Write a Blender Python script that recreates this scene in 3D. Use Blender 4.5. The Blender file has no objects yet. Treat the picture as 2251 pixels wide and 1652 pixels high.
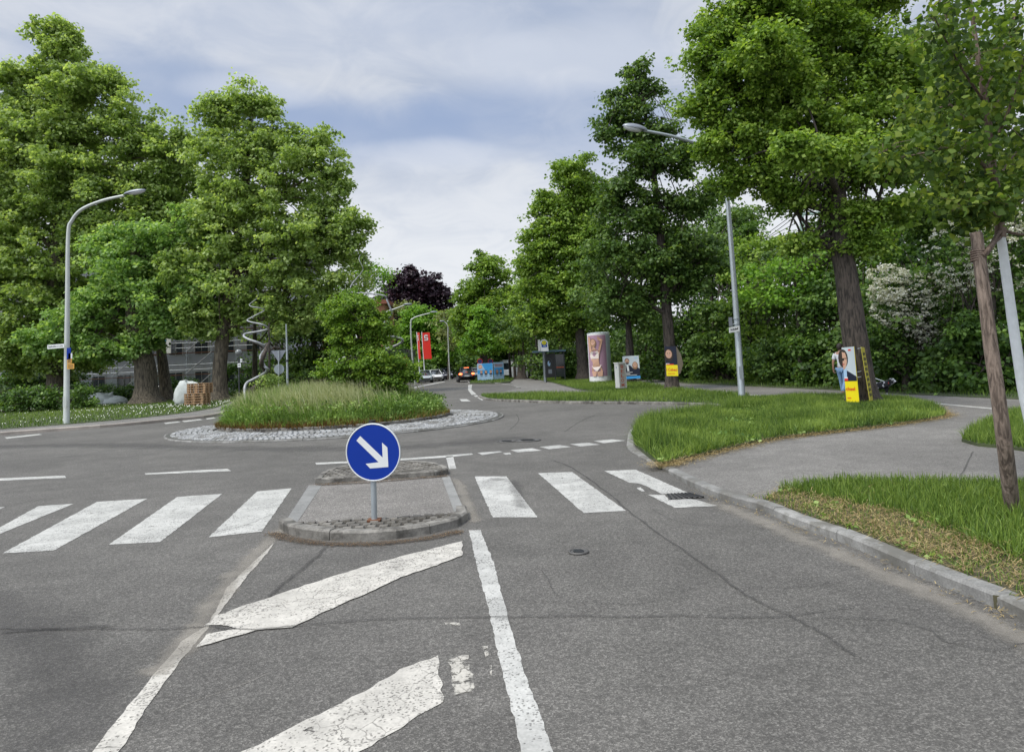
import bpy, math, random
import numpy as np
from mathutils import Vector, Matrix
from mathutils.geometry import tessellate_polygon
rng = np.random.default_rng(11); random.seed(11)
sc = bpy.context.scene
R = math.radians

# ------------------------------------------------------------------ camera
H = 1.68; FPX = 1560.0; PX, PY = 1125.5, 663.0        # eye height, focal length and principal point in photo pixels (2251 wide)
pit, rol = R(5.03), R(2.67)
FW = Vector((0, math.cos(pit), math.sin(pit)))
R0 = Vector((1, 0, 0)); U0 = Vector((0, -math.sin(pit), math.cos(pit)))
RT = R0*math.cos(rol) - U0*math.sin(rol)
UP = U0*math.cos(rol) + R0*math.sin(rol)
cd = bpy.data.cameras.new('camera'); cam = bpy.data.objects.new('camera', cd); sc.collection.objects.link(cam)
M = Matrix(((RT.x, UP.x, -FW.x, 0), (RT.y, UP.y, -FW.y, 0), (RT.z, UP.z, -FW.z, H), (0, 0, 0, 1)))
cam.matrix_world = M
cd.sensor_fit = 'HORIZONTAL'; cd.sensor_width = 36; cd.lens = 36*FPX/2251
cd.shift_y = (PY-826)/2251; cd.clip_start = 0.05; cd.clip_end = 3000
sc.camera = cam

# ------------------------------------------------------------------ world: overcast sky with broken cloud
SUN = Vector((-0.42, -0.30, 0.86)).normalized()
w = bpy.data.worlds.new('World'); sc.world = w; w.use_nodes = True
nt = w.node_tree; nt.nodes.clear()
def nd(nt, t, **k):
    n = nt.nodes.new(t)
    for a, b in k.items(): setattr(n, a, b)
    return n
def setin(n, i, val):
    if hasattr(val, 'is_output') or isinstance(val, bpy.types.NodeSocket): n.id_data.links.new(val, n.inputs[i])
    else: n.inputs[i].default_value = val
def mth(nt, op, a, b=None, c=None, clamp=False):
    n = nd(nt, 'ShaderNodeMath', operation=op); n.use_clamp = clamp
    setin(n, 0, a)
    if b is not None: setin(n, 1, b)
    if c is not None: setin(n, 2, c)
    return n.outputs[0]
def vmth(nt, op, a, b=None):
    n = nd(nt, 'ShaderNodeVectorMath', operation=op); setin(n, 0, a)
    if b is not None: setin(n, 1, b)
    return n.outputs['Value'] if op in ('DOT_PRODUCT', 'LENGTH', 'DISTANCE') else n.outputs[0]
def mixc(nt, f, a, b, mode='MIX'):
    n = nd(nt, 'ShaderNodeMix', data_type='RGBA', blend_type=mode)
    setin(n, 0, f)
    for i, x in ((6, a), (7, b)):
        if isinstance(x, tuple): x = (*x, 1)[:4]
        setin(n, i, x)
    return n.outputs[2]
def maprange(nt, v, a, b, c=0., d=1., smooth=True):
    n = nd(nt, 'ShaderNodeMapRange'); n.interpolation_type = 'SMOOTHSTEP' if smooth else 'LINEAR'
    setin(n, 0, v)
    for i, x in zip((1, 2, 3, 4), (a, b, c, d)): setin(n, i, x)
    return n.outputs[0]
def noise(nt, vec, scale, detail=3, rough=.5, dist=0.):
    n = nd(nt, 'ShaderNodeTexNoise'); setin(n, 'Vector', vec); n.inputs['Scale'].default_value = scale
    n.inputs['Detail'].default_value = detail; n.inputs['Roughness'].default_value = rough; n.inputs['Distortion'].default_value = dist
    return n.outputs[0]
def rayD(u, v):
    return FW + RT*((u-PX)/FPX) + UP*((PY-v)/FPX)

sky = nd(nt, 'ShaderNodeTexSky', sky_type='NISHITA'); sky.sun_disc = False
sky.sun_elevation = math.asin(SUN.z); sky.sun_rotation = math.atan2(SUN.x, SUN.y)
tc = nd(nt, 'ShaderNodeTexCoord'); dirv = tc.outputs['Generated']
sep = nd(nt, 'ShaderNodeSeparateXYZ'); setin(sep, 0, dirv); dz = sep.outputs[2]
den = mth(nt, 'ADD', mth(nt, 'MAXIMUM', dz, 0.0), 0.22)
cmb = nd(nt, 'ShaderNodeCombineXYZ')
setin(cmb, 0, mth(nt, 'DIVIDE', sep.outputs[0], den)); setin(cmb, 1, mth(nt, 'DIVIDE', sep.outputs[1], den)); cmb.inputs[2].default_value = 3.3
n1 = noise(nt, cmb.outputs[0], 1.5, 5, .5, .3)
cmb2 = nd(nt, 'ShaderNodeCombineXYZ')
setin(cmb2, 0, mth(nt, 'MULTIPLY', sep.outputs[0], 1.0)); setin(cmb2, 1, sep.outputs[1]); setin(cmb2, 2, mth(nt, 'MULTIPLY', dz, 3.0))
n2 = noise(nt, cmb2.outputs[0], 3.2, 6, .55, .6)
def cloudpatch(u, v, au, av, sharp=1.0):
    """soft patch of sky round the direction of (u, v), au/av half sizes as tangents, edges broken by the noise"""
    d = rayD(u, v).normalized(); tx = Vector((d.y, -d.x, 0)).normalized(); ty = d.cross(tx)*-1
    a = mth(nt, 'DIVIDE', vmth(nt, 'DOT_PRODUCT', dirv, tuple(tx)), au)
    b = mth(nt, 'DIVIDE', vmth(nt, 'DOT_PRODUCT', dirv, tuple(ty)), av)
    r2 = mth(nt, 'ADD', mth(nt, 'MULTIPLY', a, a), mth(nt, 'MULTIPLY', b, b))
    r2 = mth(nt, 'ADD', r2, mth(nt, 'MULTIPLY', mth(nt, 'SUBTRACT', n2, .5), 2.4))
    f = maprange(nt, r2, 1.6, 0.0)
    return mth(nt, 'MULTIPLY', f, maprange(nt, vmth(nt, 'DOT_PRODUCT', dirv, tuple(d)), 0, .3))
n4 = noise(nt, cmb.outputs[0], 4.5, 6, .6, .9)
cl = maprange(nt, mth(nt, 'ADD', mth(nt, 'ADD', mth(nt, 'MULTIPLY', n1, .4), mth(nt, 'MULTIPLY', n2, .25)), mth(nt, 'MULTIPLY', n4, .35)), .41, .60)
col = mixc(nt, cl, (.455, .52, .65), (.68, .715, .78))
for (u, v, au, av, amt) in ((820, 290, .26, .05, .85), (1130, 240, .16, .04, .7), (330, 190, .16, .05, .5), (1330, 330, .1, .06, .6), (1150, 20, .2, .03, .2)):
    col = mixc(nt, mth(nt, 'MULTIPLY', cloudpatch(u, v, au, av), amt), col, (.33, .425, .63))
for (u, v, au, av, amt) in ((940, 345, .11, .025, .6), (1250, 130, .16, .05, .5), (700, 60, .3, .05, .3), (560, 200, .08, .02, .4)):
    col = mixc(nt, mth(nt, 'MULTIPLY', cloudpatch(u, v, au, av), amt), col, (.74, .78, .865))
low = mth(nt, 'ADD', dz, mth(nt, 'MULTIPLY', mth(nt, 'SUBTRACT', n2, .5), .12))
lowm = mth(nt, 'MULTIPLY', maprange(nt, low, .34, .17), maprange(nt, n4, .25, .6, .72, 1.))
col = mixc(nt, lowm, col, (.83, .85, .885))
# the cloud is thinner and brighter towards the hidden sun, outside the picture
gl = maprange(nt, vmth(nt, 'DOT_PRODUCT', dirv, tuple(SUN)), .35, 1.0)
k = mth(nt, 'ADD', 1.0, mth(nt, 'MULTIPLY', gl, 2.4))
sc_ = nd(nt, 'ShaderNodeVectorMath', operation='SCALE'); setin(sc_, 0, col); setin(sc_, 3, mth(nt, 'MULTIPLY', k, 7.5))
mixw = mixc(nt, .93, sky.outputs[0], sc_.outputs[0])
bg = nd(nt, 'ShaderNodeBackground'); bg.inputs[1].default_value = 0.1; setin(bg, 0, mixw)
wo = nd(nt, 'ShaderNodeOutputWorld'); setin(wo, 0, bg.outputs[0])
w.cycles.sampling_method = 'MANUAL'; w.cycles.sample_map_resolution = 512

ld = bpy.data.lights.new('sun', 'SUN'); ld.energy = 2.0; ld.angle = R(14); ld.color = (1, .93, .80)
lo = bpy.data.objects.new('sun', ld); sc.collection.objects.link(lo)
lo.rotation_euler = SUN.to_track_quat('Z', 'Y').to_euler()
sc.view_settings.view_transform = 'Standard'; sc.view_settings.look = 'None'
sc.view_settings.exposure = 0.45; sc.view_settings.gamma = 1
sc.cycles.max_bounces = 6; sc.cycles.diffuse_bounces = 4; sc.cycles.transparent_max_bounces = 12
sc.cycles.glossy_bounces = 2; sc.cycles.transmission_bounces = 3
sc.cycles.use_denoising = True

# ------------------------------------------------------------------ helpers
CAM = Vector((0, 0, H))
def at(u, v, Y):
    d = rayD(u, v); return CAM + d*(Y/d.y)
def G(u, v, z=0.):
    d = rayD(u, v); t = (z-H)/d.z; p = CAM + d*t; return Vector((p.x, p.y, z))
def G2(pts, z=0.): return [G(u, v, z).to_2d() for u, v in pts]
def catmull(P, n=6, closed=False):
    P = [Vector(p) for p in P]; out = []; L = len(P)
    rngi = range(L if closed else L-1)
    for i in rngi:
        if closed: a, b, c, d = P[i-1], P[i], P[(i+1) % L], P[(i+2) % L]
        else: a, b, c, d = P[max(i-1, 0)], P[i], P[i+1], P[min(i+2, L-1)]
        for k in range(n):
            t = k/n
            out.append(.5*((2*b)+(c-a)*t+(2*a-5*b+4*c-d)*t*t+(3*b-a-3*c+d)*t**3))
    if not closed: out.append(P[-1])
    return out
def tag(o, label=None, cat=None, group=None, kind=None):
    if label: o['label'] = label
    if cat: o['category'] = cat
    if group: o['group'] = group
    if kind: o['kind'] = kind
    return o
def thing(name, label, cat, loc=(0, 0, 0), rz=0., group=None):
    o = bpy.data.objects.new(name, None); sc.collection.objects.link(o); o.empty_display_size = .2
    o.location = loc; o.rotation_euler = (0, 0, rz)
    return tag(o, label, cat, group)
def rootinv(p):
    while p.parent: p = p.parent
    return (Matrix.Translation(p.location) @ Matrix.Rotation(p.rotation_euler.z, 4, 'Z')).inverted()
class MB:
    def __init__(s): s.v = []; s.f = []; s.m = []; s.mats = []; s.sm = []
    def mi(s, m):
        if m not in s.mats: s.mats.append(m)
        return s.mats.index(m)
    def add(s, vs, fs, mat, smooth=False):
        b = len(s.v); s.v += [tuple(x) for x in vs]; k = s.mi(mat)
        for f in fs: s.f.append([b+i for i in f]); s.m.append(k); s.sm.append(smooth)
        return s
    def box(s, c, d, mat, rz=0., Mx=None):
        x, y, z = d[0]/2, d[1]/2, d[2]/2
        vs = [Vector((i, j, k)) for i in (-x, x) for j in (-y, y) for k in (-z, z)]
        if rz: vs = [Matrix.Rotation(rz, 3, 'Z') @ q for q in vs]
        if Mx is not None: vs = [Mx @ q for q in vs]
        c = Vector(c)
        return s.add([q+c for q in vs], [(0, 1, 3, 2), (4, 6, 7, 5), (0, 4, 5, 1), (2, 3, 7, 6), (0, 2, 6, 4), (1, 5, 7, 3)], mat)
    def tube(s, P, r, mat, n=8, smooth=True, caps=True, squash=1., wob=0.):
        P = [Vector(p) for p in P]
        if not hasattr(r, '__len__'): r = [r]*len(P)
        vs = []; T0 = None; X = None
        for i, p in enumerate(P):
            T = (P[min(i+1, len(P)-1)]-P[max(i-1, 0)])
            T = T.normalized() if T.length > 1e-9 else Vector((0, 0, 1))
            if X is None:
                X = T.orthogonal().normalized()
            X = (X - T*X.dot(T)).normalized(); Y = T.cross(X)
            for k in range(n):
                a = 2*math.pi*k/n; q = r[i]*(1+(wob*random.uniform(-1, 1) if wob else 0))
                vs.append(p + X*math.cos(a)*q + Y*math.sin(a)*q*squash)
        fs = []
        for i in range(len(P)-1):
            for k in range(n):
                fs.append((i*n+k, i*n+(k+1) % n, (i+1)*n+(k+1) % n, (i+1)*n+k))
        s.add(vs, fs, mat, smooth)
        if caps:
            s.add(vs[:n][::-1], [tuple(range(n))], mat); s.add(vs[-n:], [tuple(range(n))], mat)
        return s
    def ell(s, c, r, mat, seg=12, ring=8, Mx=None, z0=-1., z1=1.):
        c = Vector(c); vs = []; fs = []
        for i in range(ring+1):
            ph = math.asin(z0)+(math.asin(z1)-math.asin(z0))*i/ring
            for k in range(seg):
                a = 2*math.pi*k/seg
                q = Vector((r[0]*math.cos(ph)*math.cos(a), r[1]*math.cos(ph)*math.sin(a), r[2]*math.sin(ph)))
                if Mx is not None: q = Mx @ q
                vs.append(c+q)
        for i in range(ring):
            for k in range(seg): fs.append((i*seg+k, i*seg+(k+1) % seg, (i+1)*seg+(k+1) % seg, (i+1)*seg+k))
        return s.add(vs, fs, mat, True)
    def ext(s, poly, vec, mat, side=None):
        """solid from a planar outline (3-D points) pushed along vec; front = the given outline"""
        P = [Vector(p) for p in poly]; V = Vector(vec); n = len(P)
        tr = tessellate_polygon([P])
        s.add(P, [tuple(t) for t in tr], mat); s.add([p+V for p in P], [tuple(t[::-1]) for t in tr], side or mat)
        s.add(P+[p+V for p in P], [(i, (i+1) % n, n+(i+1) % n, n+i) for i in range(n)], side or mat)
        return s
    def flat(s, poly, mat):
        P = [Vector(p) for p in poly]; return s.add(P, [tuple(t) for t in tessellate_polygon([P])], mat)
    def build(s, name, parent=None, world=False, bevel=0.):
        me = bpy.data.meshes.new(name)
        vs = s.v
        if parent is not None and world:
            Mi = rootinv(parent); vs = [tuple(Mi @ Vector(q)) for q in vs]
        me.from_pydata(vs, [], s.f); me.update()
        for m in s.mats: me.materials.append(m)
        me.polygons.foreach_set('material_index', s.m); me.polygons.foreach_set('use_smooth', s.sm)
        o = bpy.data.objects.new(name, me); sc.collection.objects.link(o)
        if parent is not None: o.parent = parent
        if bevel:
            b = o.modifiers.new('bevel', 'BEVEL'); b.width = bevel; b.segments = 2; b.limit_method = 'ANGLE'
        return o
def np_mesh(name, V, quads=None, tris=None, mat=None, parent=None, tint=None, uv=None):
    me = bpy.data.meshes.new(name)
    nq = 0 if quads is None else len(quads); ntr = 0 if tris is None else len(tris)
    V = np.asarray(V, dtype=np.float32)
    if parent is not None:
        Mi = np.array(rootinv(parent)); V = (V @ Mi[:3, :3].T + Mi[:3, 3]).astype(np.float32)
    me.vertices.add(len(V)); me.vertices.foreach_set('co', V.ravel())
    loops = []; 
    if nq: loops.append(np.asarray(quads).ravel())
    if ntr: loops.append(np.asarray(tris).ravel())
    loops = np.concatenate(loops).astype(np.int32)
    me.loops.add(len(loops)); me.loops.foreach_set('vertex_index', loops)
    tot = np.concatenate([np.full(nq, 4), np.full(ntr, 3)]).astype(np.int32)
    st = np.concatenate([[0], np.cumsum(tot)[:-1]]).astype(np.int32)
    me.polygons.add(nq+ntr); me.polygons.foreach_set('loop_start', st); me.polygons.foreach_set('loop_total', tot)
    me.update(calc_edges=True)
    if tint is not None:
        a = me.attributes.new('tint', 'FLOAT', 'POINT'); a.data.foreach_set('value', np.asarray(tint, dtype=np.float32))
    if mat: me.materials.append(mat)
    o = bpy.data.objects.new(name, me); sc.collection.objects.link(o)
    if parent is not None: o.parent = parent
    return o
def inpoly(x, y, P):
    ins = np.zeros(len(x), bool); n = len(P)
    for i in range(n):
        x1, y1 = P[i][0], P[i][1]; x2, y2 = P[(i+1) % n][0], P[(i+1) % n][1]
        if y1 == y2: continue
        c = ((y1 > y) != (y2 > y)) & (x < (x2-x1)*(y-y1)/(y2-y1)+x1); ins ^= c
    return ins
def scatter(P, n):
    P = np.array([(p[0], p[1]) for p in P]); lo, hi = P.min(0), P.max(0); out = []; c = 0
    while c < n:
        q = rng.uniform(lo, hi, (n*2, 2)); q = q[inpoly(q[:, 0], q[:, 1], P)]; out.append(q); c += len(q)
        if c == 0: break
    return np.concatenate(out)[:n]

# ------------------------------------------------------------------ materials
def newmat(name):
    m = bpy.data.materials.new(name); m.use_nodes = True; t = m.node_tree; t.nodes.clear()
    o = nd(t, 'ShaderNodeOutputMaterial'); b = nd(t, 'ShaderNodeBsdfPrincipled'); t.links.new(b.outputs[0], o.inputs[0])
    return m, t, b, o
def pos(t): return nd(t, 'ShaderNodeNewGeometry').outputs['Position']
def objc(t): return nd(t, 'ShaderNodeTexCoord').outputs['Object']
def pbr(name, c, rough=.6, metal=0., var=.12, scale=6., bump=0., spec=.5, emit=None):
    m, t, b, o = newmat(name); v = objc(t)
    n = noise(t, v, scale, 4)
    f = mth(t, 'ADD', 1-var, mth(t, 'MULTIPLY', n, 2*var))
    s = nd(t, 'ShaderNodeVectorMath', operation='SCALE'); s.inputs[0].default_value = c; setin(s, 3, f)
    setin(b, 'Base Color', s.outputs[0]); b.inputs['Roughness'].default_value = rough; b.inputs['Metallic'].default_value = metal
    b.inputs['Specular IOR Level'].default_value = spec
    if bump:
        bm = nd(t, 'ShaderNodeBump'); bm.inputs['Strength'].default_value = bump; bm.inputs['Distance'].default_value = .01
        setin(bm, 'Height', noise(t, v, scale*6, 3)); setin(b, 'Normal', bm.outputs[0])
    if emit: b.inputs['Emission Color'].default_value = (*c, 1); b.inputs['Emission Strength'].default_value = emit
    return m
def asphalt(name, c, patch=.25, agg=1., warm=(1, .985, .96)):
    m, t, b, o = newmat(name); p = pos(t)
    big = noise(t, p, .35, 4, .55, .4); mid = noise(t, p, 2.5, 4, .6)
    vo = nd(t, 'ShaderNodeTexVoronoi'); setin(vo, 'Vector', p); vo.inputs['Scale'].default_value = 125
    sp = nd(t, 'ShaderNodeSeparateColor'); setin(sp, 0, vo.outputs['Color'])
    g = mth(t, 'POWER', sp.outputs[0], 3.0)
    base = mth(t, 'MULTIPLY', mth(t, 'ADD', .62, mth(t, 'MULTIPLY', g, 1.5*agg)), c)
    base = mth(t, 'MULTIPLY', base, maprange(t, big, .3, .7, 1-patch, 1+patch))
    base = mth(t, 'MULTIPLY', base, maprange(t, mid, .3, .7, .9, 1.1))
    fine = noise(t, p, 28, 2)
    base = mth(t, 'MULTIPLY', base, maprange(t, fine, .3, .7, .85, 1.15))
    cb = nd(t, 'ShaderNodeCombineColor')
    for i in range(3): setin(cb, i, mth(t, 'MULTIPLY', base, warm[i]))
    setin(b, 'Base Color', cb.outputs[0]); b.inputs['Roughness'].default_value = .85; b.inputs['Specular IOR Level'].default_value = .35
    bm = nd(t, 'ShaderNodeBump'); bm.inputs['Strength'].default_value = .6; bm.inputs['Distance'].default_value = .006
    setin(bm, 'Height', vo.outputs['Distance']); setin(b, 'Normal', bm.outputs[0])
    return m
def decal(name, c, amount=1., thr=(.35, .6), scale=9., crack=0., rough=.8, usea=True, edge=.5):
    """surface coat with gaps that let the road below show; attribute 'tint' fades its edges"""
    m, t, b, o = newmat(name); p = pos(t)
    n = noise(t, p, scale, 5, .65); n3 = noise(t, p, 60, 2)
    s = nd(t, 'ShaderNodeVectorMath', operation='SCALE'); s.inputs[0].default_value = c
    setin(s, 3, mth(t, 'MULTIPLY', maprange(t, n, .25, .75, .86, 1.1), maprange(t, n3, .3, .7, .9, 1.06)))
    s3 = nd(t, 'ShaderNodeVectorMath', operation='SCALE'); setin(s3, 0, s.outputs[0]); setin(s3, 3, maprange(t, noise(t, p, 1.7, 5, .7), .3, .65, .78, 1.08))
    setin(b, 'Base Color', s3.outputs[0]); b.inputs['Roughness'].default_value = rough
    mask = maprange(t, n, thr[0], thr[1], 0, amount)
    vs_ = nd(t, 'ShaderNodeTexVoronoi'); setin(vs_, 'Vector', p); vs_.inputs['Scale'].default_value = 95; sv_ = nd(t, 'ShaderNodeSeparateColor'); setin(sv_, 0, vs_.outputs['Color'])
    if not usea: mask = mth(t, 'MULTIPLY', mask, maprange(t, mth(t, 'ADD', sv_.outputs[1], mth(t, 'MULTIPLY', noise(t, p, 2.6, 4, .6), .9)), 1.3, 1.38, 1, .45))
    if usea:
        a = nd(t, 'ShaderNodeAttribute', attribute_name='tint')
        mask = mth(t, 'MULTIPLY', maprange(t, mth(t, 'ADD', a.outputs['Fac'], mth(t, 'MULTIPLY', mth(t, 'SUBTRACT', n, .5), edge*1.6)), 0, edge), amount)
    if crack:
        vo = nd(t, 'ShaderNodeTexVoronoi', feature='DISTANCE_TO_EDGE'); 
        wv = nd(t, 'ShaderNodeVectorMath', operation='ADD'); setin(wv, 0, p); 
        nn = nd(t, 'ShaderNodeTexNoise'); setin(nn, 'Vector', p); nn.inputs['Scale'].default_value = 7
        s2 = nd(t, 'ShaderNodeVectorMath', operation='SCALE'); setin(s2, 0, nn.outputs['Color']); s2.inputs[3].default_value = .12
        setin(wv, 1, s2.outputs[0]); setin(vo, 'Vector', wv.outputs[0]); vo.inputs['Scale'].default_value = 6.5
        cm = maprange(t, vo.outputs['Distance'], .006, .03, 1-crack, 1)
        cm = mth(t, 'MAXIMUM', cm, maprange(t, noise(t, p, 1.6, 3), .62, .45))
        mask = mth(t, 'MULTIPLY', mask, cm)
    tr = nd(t, 'ShaderNodeBsdfTransparent'); mx = nd(t, 'ShaderNodeMixShader'); setin(mx, 0, mask)
    t.links.new(tr.outputs[0], mx.inputs[1]); t.links.new(b.outputs[0], mx.inputs[2]); t.links.new(mx.outputs[0], o.inputs[0])
    return m
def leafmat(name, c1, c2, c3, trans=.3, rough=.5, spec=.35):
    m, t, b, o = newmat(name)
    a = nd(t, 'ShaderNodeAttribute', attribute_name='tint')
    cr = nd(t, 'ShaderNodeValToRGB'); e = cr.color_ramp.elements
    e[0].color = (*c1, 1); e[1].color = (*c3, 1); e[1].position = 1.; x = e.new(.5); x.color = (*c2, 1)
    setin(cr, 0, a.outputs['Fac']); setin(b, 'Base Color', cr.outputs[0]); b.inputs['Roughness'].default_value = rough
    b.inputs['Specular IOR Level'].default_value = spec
    tl = nd(t, 'ShaderNodeBsdfTranslucent'); 
    g = nd(t, 'ShaderNodeMix', data_type='RGBA', blend_type='MULTIPLY'); g.inputs[0].default_value = 1; setin(g, 6, cr.outputs[0]); g.inputs[7].default_value = (1.5, 1.5, .7, 1)
    setin(tl, 0, g.outputs[2])
    mx = nd(t, 'ShaderNodeMixShader'); mx.inputs[0].default_value = trans
    t.links.new(b.outputs[0], mx.inputs[1]); t.links.new(tl.outputs[0], mx.inputs[2]); t.links.new(mx.outputs[0], o.inputs[0])
    return m
def barkmat(name, c1, c2, scale=3.):
    m, t, b, o = newmat(name); v = objc(t)
    mp = nd(t, 'ShaderNodeMapping'); mp.inputs['Scale'].default_value = (6, 6, 1.1); setin(mp, 0, v)
    n = noise(t, mp.outputs[0], scale, 5, .6, .5)
    setin(b, 'Base Color', mixc(t, maprange(t, n, .35, .62), c1, c2)); b.inputs['Roughness'].default_value = .9
    bm = nd(t, 'ShaderNodeBump'); bm.inputs['Strength'].default_value = .9; bm.inputs['Distance'].default_value = .04
    setin(bm, 'Height', n); setin(b, 'Normal', bm.outputs[0])
    return m
def stonemat(name, c, var=.3, scale=4., dark=None):
    m, t, b, o = newmat(name); p = pos(t)
    n = noise(t, p, scale, 5, .6); f = noise(t, p, 70, 3)
    gi = nd(t, 'ShaderNodeNewGeometry').outputs['Random Per Island']
    k = mth(t, 'MULTIPLY', maprange(t, n, .3, .7, 1-var, 1+var), maprange(t, f, .3, .7, .85, 1.15))
    k = mth(t, 'MULTIPLY', k, mth(t, 'ADD', .85, mth(t, 'MULTIPLY', gi, .3)))
    s = nd(t, 'ShaderNodeVectorMath', operation='SCALE'); s.inputs[0].default_value = c; setin(s, 3, k)
    out = s.outputs[0]
    if dark: out = mixc(t, maprange(t, noise(t, p, 2.2, 5, .7), .45, .62, 0, .85), out, dark)
    setin(b, 'Base Color', out); b.inputs['Roughness'].default_value = .85
    bm = nd(t, 'ShaderNodeBump'); bm.inputs['Strength'].default_value = .4; bm.inputs['Distance'].default_value = .008
    setin(bm, 'Height', f); setin(b, 'Normal', bm.outputs[0])
    return m
m_road = asphalt('road_asphalt', .130, .14, .6, (1.0, .952, .865))
m_path = asphalt('path_asphalt', .20, .14, .5, (1, .955, .88))
m_isl = asphalt('island_asphalt', .19, .1, .8, (1, .94, .86))
m_soil = pbr('soil', (.07, .065, .035), .95, 0, .4, 1.2)
m_lawnb = pbr('lawn_base', (.05, .065, .025), .95, 0, .35, 2.)
m_kerb = stonemat('kerb_granite', (.215, .212, .20), .25, 3., (.11, .105, .09))
m_kerbdk = stonemat('kerb_stained', (.19, .18, .16), .35, 5., (.04, .036, .03))
m_cob = stonemat('cobble_granite', (.31, .315, .315), .3, 6., (.16, .155, .14))
m_cobdk = stonemat('cobble_stained', (.15, .14, .122), .35, 5., (.06, .053, .042))
m_joint = pbr('cobble_joint', (.07, .07, .06), .95, 0, .3, 9.)
m_slab = stonemat('concrete_strip', (.21, .21, .20), .15, 3.)
m_paint = decal('road_paint', (.465, .46, .43), .97, (.30, .37), 11., .0, .6, False)
m_paintc = decal('road_paint_cracked', (0.520, 0.495, 0.442), .95, (.29, .36), 7., .5, .65, False)
m_paintw = decal('road_paint_worn', (0.500, 0.475, 0.419), .8, (.40, .52), 12., .7, .7, False)
m_tar = decal('dark_crack', (.045, .043, .04), .4, (.3, .5), 14., 0, .9, True, .5)
m_dust = decal('dust', (.30, .275, .235), .5, (.3, .5), 3., 0, .95, True, .9)
m_dirt = decal('dirt', (.10, .078, .055), .6, (.3, .5), 22., 0, .95, True, .6)
m_dark = decal('dark_stain', (.075, .072, .07), .28, (.3, .5), 3., 0, .9, True, .9)
m_iron = pbr('cast_iron', (.12, .116, .11), .6, .6, .2, 20)
m_galv = pbr('galvanised_steel', (.36, .40, .42), .45, .55, .16, 9.)
m_lampp = pbr('pale_lamp_paint', (.50, .53, .50), .5, .2, .1, 3.)
m_lampg = pbr('grey_lamp_housing', (.22, .24, .27), .4, .4, .1)
m_glassw = pbr('milky_lens', (.55, .57, .58), .2, 0, .05)
m_white = pbr('white_paint', (.72, .73, .73), .4, 0, .06)
m_off = pbr('offwhite', (.60, .60, .56), .5, 0, .08)
m_black = pbr('black_plastic', (.018, .018, .02), .4, 0, .1)
m_blue = pbr('sign_blue', (.002, .030, .27), .45, 0, .12, 2., 0, .25)
m_signw = pbr('sign_white', (.66, .68, .68), .35, 0, .08, 5.)
m_orange = pbr('sign_ochre', (.62, .33, .06), .45, 0, .1)
m_yel = pbr('poster_yellow', (.82, .68, .01), .45, 0, .03)
m_red = pbr('poster_red', (.66, .03, .02), .45, 0, .05)
m_chrome = pbr('brushed_steel', (.30, .31, .32), .55, .3, .2)
m_rust = pbr('rusty_steel', (.16, .07, .035), .8, .3, .3, 12)
m_bark = barkmat('linden_bark', (.018, .015, .012), (.085, .068, .056))
m_barkp = barkmat('plane_bark', (.03, .025, .018), (.12, .10, .07), 2.)
m_barky = barkmat('young_bark', (.09, .06, .045), (.19, .14, .11), 4.)
m_wstake = barkmat('stake_wood', (.075, .055, .042), (.22, .17, .135), 5.)
m_lime = pbr('lime_wash', (.60, .62, .62), .8, 0, .15, 14., .5)
m_wood = pbr('pallet_wood', (.36, .235, .13), .8, 0, .25, 5.)
m_skin = pbr('skin', (.42, .23, .16), .5, 0, .05); m_skin2 = pbr('printed_skin', (.55, .33, .23), .45, 0, .08, 3.)
m_hair = pbr('dark_hair', (.03, .02, .015), .6, 0, .2); m_blond = pbr('printed_hair', (.28, .16, .08), .5, 0, .3, 8)
L_plane = leafmat('plane_leaf', (.12, .19, .05), (.29, .40, .125), (.54, .64, .28), .48)
L_plane2 = leafmat('plane_leaf_cool', (.10, .19, .05), (.25, .40, .12), (.50, .63, .27), .48)
L_lin = leafmat('linden_leaf', (.06, .12, .016), (.18, .295, .042), (.39, .51, .11), .40)
L_dark = leafmat('dark_leaf', (.03, .068, .016), (.09, .165, .034), (.22, .32, .08), .36)
L_maple = leafmat('maple_leaf', (.055, .12, .014), (.15, .265, .03), (.31, .43, .07), .38)
L_brite = leafmat('bright_leaf', (.07, .16, .02), (.17, .33, .035), (.30, .48, .07), .4)
L_purp = leafmat('copper_beech_leaf', (.010, .006, .010), (.028, .013, .022), (.06, .03, .045), .15)
L_hedge = leafmat('hedge_leaf', (.022, .055, .010), (.075, .15, .026), (.22, .35, .07), .34)
L_pale = leafmat('pale_leaf', (.12, .15, .05), (.22, .26, .09), (.36, .38, .17), .3)
L_young = leafmat('young_linden_leaf', (.03, .06, .014), (.085, .15, .026), (.27, .34, .07), .42, .55, .2)
L_flow = leafmat('blossom', (.45, .45, .38), (.66, .66, .60), (.78, .78, .74), .2)
L_grass = leafmat('grass_blade', (.03, .065, .013), (.105, .18, .028), (.27, .36, .075), .3, .5, .3)
L_mound = leafmat('meadow_grass', (.05, .11, .02), (.18, .30, .065), (.38, .50, .17), .35, .6)
L_seed = leafmat('seed_heads', (.22, .25, .11), (.36, .38, .20), (.52, .52, .34), .3, .7)
L_red = leafmat('low_red_herbs', (.10, .055, .02), (.19, .115, .035), (.22, .22, .06), .3, .7)
L_litter = leafmat('leaf_litter', (.04, .025, .015), (.10, .06, .032), (.24, .16, .08), .1, .9)
L_straw = leafmat('straw', (.12, .085, .035), (.32, .24, .11), (.54, .43, .23), .25, .8)

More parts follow.
